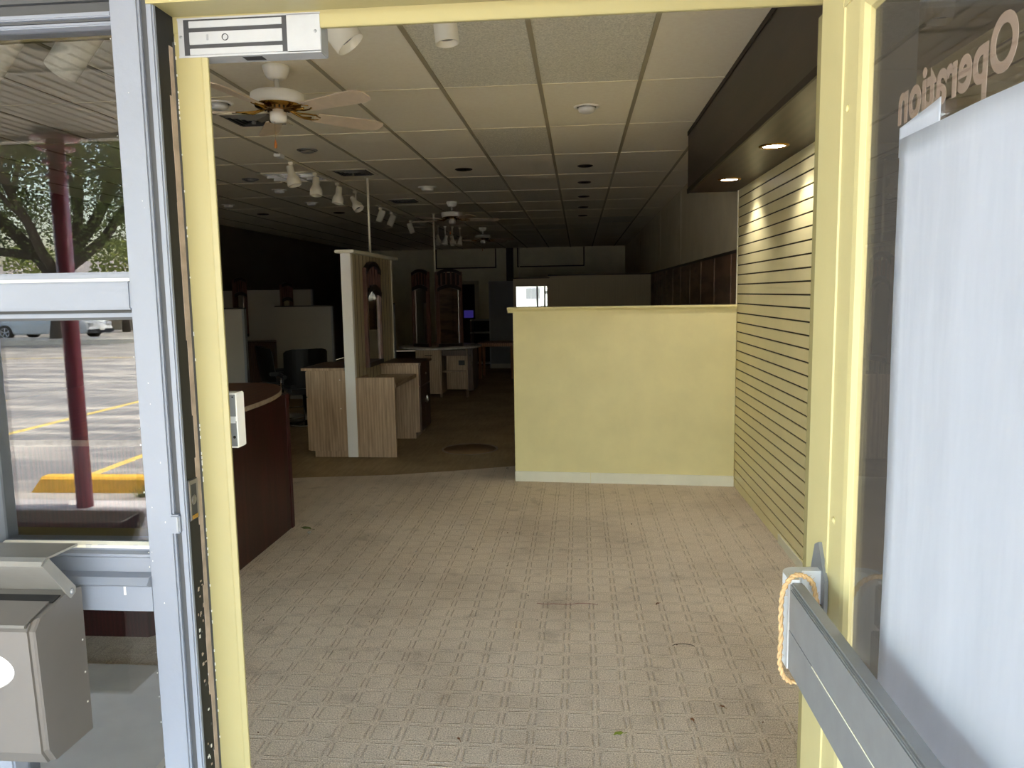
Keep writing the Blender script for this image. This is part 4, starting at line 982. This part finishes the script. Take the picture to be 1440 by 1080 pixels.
def post(x, label):
    t = empty('canopy_post', (x, -2.88, -.012), label, 'post', 'maroon canopy posts')
    m = MB(); m.tube([(0,0,0),(0,0,2.9)], .062, 'maroon_post', 18); m.build('pole', 'maroon_post', t)
    for r, z in ((.165,2.86),(.135,2.785),(.10,2.68),(.078,2.58)):
        m = MB(); m.lathe([(.06,z-.010),(r,z-.010),(r,z+.010),(.06,z+.010)], 'maroon_post', 26); m.build('ring', 'maroon_post', t)
post(-3.95, 'maroon pipe post with rings at its top, reflected in the left window')
post(2.6, 'maroon pipe post under the canopy on the far right')
for x, y in ((-2.62, -.95), (-5.2, -.95), (.6, -.95)):
    t = empty('canopy_light', (x, y, 2.886), {-2.62:'dark round recessed light in the canopy ceiling, reflected in the left window', -5.2:'dark recessed canopy light further left', .6:'dark recessed canopy light above the door'}[x], 'ceiling light', 'recessed canopy lights')
    m = MB(); m.lathe([(.13,0),(.13,-.008),(.105,-.010),(.10,-.002)], 'canopy_white', 26, cap=False); m.build('trim_ring', 'canopy_white', t)
    m = MB(); m.lathe([(.103,-.003),(0,-.003)], 'car_dark', 26); m.build('lens', 'car_dark', t)
for k, x0 in enumerate((-4.74, -2.1, -7.4)):
    m = MB(); L2 = 1.9
    m.prism([(-.10,0),(.10,0),(.075,.11),(.05,.13),(-.05,.13),(-.075,.11)], 0, L2, 'x', 'kerb_yellow')
    for v in m.bm.verts:
        if v.co.z > .05: v.co.x += .07 if v.co.x < L2/2 else -.07
    tag(m.build('wheel_stop', 'kerb_yellow', None, (0,0,0), (x0, -3.42, -.02)), ('yellow concrete wheel stop behind the reflected maroon post', 'yellow wheel stop right of the first one', 'yellow wheel stop left of the first one')[k], 'wheel stop', 'yellow wheel stops')
m = MB(); r2 = random.Random(12)
for k in range(70):
    a = r2.uniform(0, 2*PI); h = r2.uniform(.05,.14); r_ = r2.uniform(.02,.10); x, y = r2.uniform(-.10,.10), r2.uniform(-.03,.03)
    m.add([(x-.004,y,0),(x+.004,y,0),(x+r_*math.cos(a),y+r_*math.sin(a),h),(x,y+.004,0)], [(0,1,2),(1,3,2),(3,0,2)])
tag(m.build('grass_tuft', 'grass_green', None, (0,0,0), (-3.62, -3.20, -.02)), 'tuft of grass at the foot of the yellow wheel stop', 'grass', kind='stuff')
m = MB(); m.prism([(-45,-24.6),(-22,-24.3),(-17,-24.9),(-14,-25.2),(-14,-26.9),(-45,-26.9)], -.02, .14, 'z', 'kerb')
tag(m.build('kerb_island', 'kerb'), 'pale concrete kerb island at the far side of the lot', kind='structure')

def car(loc, rz, body, label):
    t = empty('car', loc, label, 'car', None, None, rz)
    prof = [(-2.32,.32),(-2.30,.62),(-2.22,.86),(-1.75,.93),(-1.05,1.36),(-.35,1.44),(.35,1.40),(1.05,.98),(1.95,.83),(2.25,.66),(2.30,.34),(2.1,.24),(-2.1,.24)]
    m = MB(); m.prism(prof, -.86, .86, 'y', body)
    for v in m.bm.verts:
        if v.co.z > 1.0: v.co.y *= .80
    bmesh.ops.bevel(m.bm, geom=m.bm.edges[:], offset=.05, segments=2, affect='EDGES', clamp_overlap=True)
    m.build('body', body, t)
    m = MB()
    for s in (-1, 1):
        m.prism([(-1.45,.95),(-1.0,1.28),(-.38,1.34),(.30,1.31),(.86,.97)], s*.72, s*.80, 'y', 'car_glass')
    m.prism([(-1.70,.955),(-1.08,1.335),(-1.10,1.345),(-1.72,.965)], -.60, .60, 'y', 'car_glass'); m.prism([(1.04,1.0),(.42,1.375),(.44,1.385),(1.08,1.0)], -.60, .60, 'y', 'car_glass')
    m.build('windows', 'car_glass', t)
    for x in (-1.42, 1.42):
        for s in (-1, 1):
            m = MB(); m.lathe([(.0,-.1),(.30,-.1),(.32,-.08),(.32,.08),(.30,.1),(.215,.1),(.21,.085),(0,.085)], 'tyre', 26, (x, s*.80, .32), rotm('X', -90*s)); w = m.build('wheel', 'tyre', t)
            m = MB()
            m.lathe([(.205,.088),(.215,.104),(.185,.104),(.18,.088)], 'aluminium_bright', 26, (x, s*.80, .32), rotm('X', -90*s), cap=False); m.lathe([(.05,.086),(.045,.106),(0,.106)], 'aluminium_bright', 14, (x, s*.80, .32), rotm('X', -90*s))
            for k in range(5):
                a = k*2*PI/5+.3; p = Vector((x+.19*math.cos(a), s*.80+s*.097, .32+.19*math.sin(a))); q = Vector((x+.03*math.cos(a), s*.80+s*.10, .32+.03*math.sin(a)))
                m.tube([q, p], [.022,.03], 'aluminium_bright', 6)
            m.build('rim', 'aluminium_bright', w)
    m = MB(); m.box((2.24,-.78,.55),(2.295,-.42,.70),'lock_plate',.02); m.box((2.24,.42,.55),(2.295,.78,.70),'lock_plate',.02); m.build('headlights', 'lock_plate', t)
    m = MB(); m.box((2.26,-.85,.26),(2.335,.85,.42),'car_dark',.02); m.build('bumper', 'car_dark', t)
    m = MB(); m.box((2.33,-.16,.36),(2.345,.16,.46),'chip_white'); m.build('plate', 'chip_white', t)
    return t
car((-22.75, -28.6, -.02), 0, 'car_white', 'white car parked behind the kerb, reflected in the left window')
car((-18.6, -32.0, -.02), PI/2, 'car_dark', 'dark car facing the shop, reflected right of the maroon post')

# the big oak: limbs and leaves
def tree(name, base, limbs, leaf_boxes, nleaf, lmat, label, seed, size=(.05,.11), cat='tree'):
    r = random.Random(seed); t = empty(name, base, label, cat); m = MB(); tips = []
    def grow(p, d, L, rad, lev):
        pts = [p]; rs = [rad]; n = 5
        for k in range(n):
            d = (d+Vector((r.uniform(-.22,.22), r.uniform(-.22,.22), r.uniform(-.10,.20)))).normalized()
            p = p+d*(L/n); pts.append(p); rs.append(rad*(1-.45*(k+1)/n))
            if lev > 0 and k >= 1:
                e = (d+Vector((r.uniform(-1,1), r.uniform(-1,1), r.uniform(-.3,.7)))*.9).normalized(); grow(p, e, L*r.uniform(.5,.75), rs[-1]*.6, lev-1)
            if lev <= 1: tips.append((p, L))
        m.tube(pts, rs, 'bark', 8 if rad > .1 else 5, False)
    for (p, d, L, rad, lev) in limbs: grow(Vector(p), Vector(d).normalized(), L, rad, lev)
    m.build('trunk', 'bark', t)
    m = MB(); vs, fs = [], []
    clumps = [(p, .42) for p, L in tips]
    for k in range(nleaf[0]):
        q = Vector((r.uniform(-7, 7), r.uniform(-3.5, 3), leaf_boxes+.5+7*r.random()**.8))
        if q.z < leaf_boxes+1.6 and abs(q.x) < 1.3: continue
        clumps.append((q, r.uniform(.35, .75)))
    for p, sg in clumps:
        for _ in range(nleaf[1]):
            c = p+Vector((r.gauss(0,1)*1.3, r.gauss(0,1), r.gauss(0,.7)))*sg
            if c.z < leaf_boxes: continue
            u = Vector((r.uniform(-1,1), r.uniform(-1,1), r.uniform(-1,1))).normalized(); w = u.orthogonal().normalized()
            a, b = r.uniform(*size), r.uniform(*size)*.6; i = len(vs)
            vs += [c-u*a, c-w*b, c+u*a, c+w*b]; fs.append((i, i+1, i+2, i+3))
    m.add(vs, fs, lmat); m.build('leaves', lmat, t)
    return t
tree('oak_tree', (-20.6, -26.2, 0), [((0,0,-.1),(.05,0,1),2.9,.42,0), ((.1,0,2.4),(-.8,.1,.85),6.5,.30,3), ((.15,0,2.5),(.55,.2,1),6.5,.27,3), ((.1,0,2.6),(.1,-.5,1),6.0,.24,3), ((.1,0,2.6),(1,.1,.42),6.5,.22,3), ((-.8,.1,3.4),(-1,.3,.25),6,.18,3), ((.1,.1,2.7),(.3,.8,.8),6,.2,3)], 3.0, (520, 80), 'oak_leaves', 'large spreading oak tree on the kerb island, reflected in the left window', 5)
for k, (x, y, h, w) in enumerate(((-27.2,-34,4.3,2.0),(-23.0,-34.6,4.6,1.9),(-31.6,-34,4.2,2.1),(-18.8,-40.5,4.9,1.9),(-14.6,-40.5,4.4,1.9),(-36.2,-34,4.4,2.1))):
    m = MB(); r2 = random.Random(30+k); vs, fs = [], []
    for q in range(1500):
        a = r2.uniform(0,2*PI); s = math.sqrt(r2.random()); z = r2.uniform(.2,1); c = Vector((math.cos(a)*s*w*math.sin(PI*min(.97,z*.8+.12)), math.sin(a)*s*w*.7, z*h))
        u = Vector((r2.uniform(-1,1), r2.uniform(-1,1), r2.uniform(-1,1))).normalized(); v = u.orthogonal().normalized(); i = len(vs)
        vs += [c-u*.13, c-v*.09, c+u*.13, c+v*.09]; fs.append((i,i+1,i+2,i+3))
    m.add(vs, fs, 'bush_leaves'); m.lathe([(.2,0),(.12,h*.5)], 'bark', 8)
    tag(m.build('bush', 'bush_leaves', None, (0,0,0), (x,y,-.02)), f'yellow-green bush beyond the parked cars, number {k+1} of the hedge from the dark car' if False else ('bush behind the white car','bush behind the oak trunk','bush at the left end of the hedge','bush behind the dark car','bush right of the dark car','far left bush of the hedge')[k], 'bush', 'bushes along the street')
m = MB(); r2 = random.Random(77)
for k in range(60): m.box((-38+k*.5, -37.5, -.02), (-37.53+k*.5, -37.44, 1.75+r2.uniform(-.03,.03)))
m.box((-38, -37.44, .4), (-8, -37.38, .5)); m.box((-38, -37.44, 1.4), (-8, -37.38, 1.5))
tag(m.build('street_fence', 'fence_wood', None, (0,0,0)), 'grey wooden fence behind the bushes', 'fence')
def house(x, y, w, label):
    t = empty('house', (x, y, -.02), label, 'house')
    m = MB(); m.box((-w/2,-4,0),(w/2,4,2.9)); m.build('walls', 'house_wall', t)
    m = MB(); m.prism([(-4.6,2.85),(4.6,2.85),(0,4.6)], -w/2-.4, w/2+.4, 'x', 'house_roof'); m.build('roof', 'house_roof', t)
    for k in range(-1, 2):
        m = MB(); m.box((k*w/3.4-.8,3.98,.95),(k*w/3.4+.8,4.03,2.2),'chip_white'); f = m.build('window', 'chip_white', t)
        m = MB(); m.box((k*w/3.4-.7,4.02,1.05),(k*w/3.4+.7,4.045,2.1),'bulb_grey'); m.build('pane', 'bulb_grey', f)
house(-4.5, -52, 15, 'pale low house across the street, reflected in the far mirror')
house(-36, -54, 16, 'pale house across the street behind the white car')

# ------------------------------------------------------------------ light, sky, camera
w = bpy.data.worlds.new('World'); SC.world = w; w.use_nodes = True; nt = w.node_tree
sky = nt.nodes.new('ShaderNodeTexSky'); sky.sky_type = 'NISHITA'; sky.sun_disc = False
sky.sun_elevation = math.radians(52); sky.sun_rotation = math.radians(95); sky.air_density = 1.4; sky.dust_density = 4.0; sky.ozone_density = 1.0
bg = nt.nodes['Background']; bg.inputs['Strength'].default_value = .9
nt.links.new(sky.outputs[0], bg.inputs['Color'])
sl = bpy.data.lights.new('sun', 'SUN'); sl.energy = 14.0; sl.angle = math.radians(.6); sl.color = (1, .975, .94)
so = bpy.data.objects.new('sun', sl); COL.objects.link(so)
sd_ = Vector((-math.cos(math.radians(52)), .06, -math.sin(math.radians(52)))); so.rotation_euler = sd_.to_track_quat('-Z', 'Y').to_euler(); so.location = (20, -20, 25)

cd = bpy.data.cameras.new('camera'); cam = bpy.data.objects.new('camera', cd); COL.objects.link(cam); SC.camera = cam
cd.sensor_width = 36; cd.lens = 1080.2/1440*36; cd.clip_start = .02; cd.clip_end = 300
pi_, ya, ro = .11779, .08826, -.01622
fwd0 = Vector((-math.sin(ya), math.cos(ya), 0)); r0 = Vector((math.cos(ya), math.sin(ya), 0)); u0 = Vector((0,0,1))
fw = math.cos(pi_)*fwd0-math.sin(pi_)*u0; up = math.cos(pi_)*u0+math.sin(pi_)*fwd0
rx = math.cos(ro)*r0+math.sin(ro)*up; uy = -math.sin(ro)*r0+math.cos(ro)*up
M4 = Matrix((rx, uy, -fw)).transposed().to_4x4(); M4.translation = (0, 0, 1.63); cam.matrix_world = M4
vs_ = SC.view_settings; vs_.view_transform = 'Standard'; vs_.look = 'None'; vs_.gamma = 1; vs_.use_curve_mapping = False; vs_.exposure = 1.78
SC.cycles.use_denoising = True
SC.cycles.max_bounces = 14; SC.cycles.diffuse_bounces = 10; SC.cycles.transparent_max_bounces = 16; SC.cycles.sample_clamp_indirect = 6
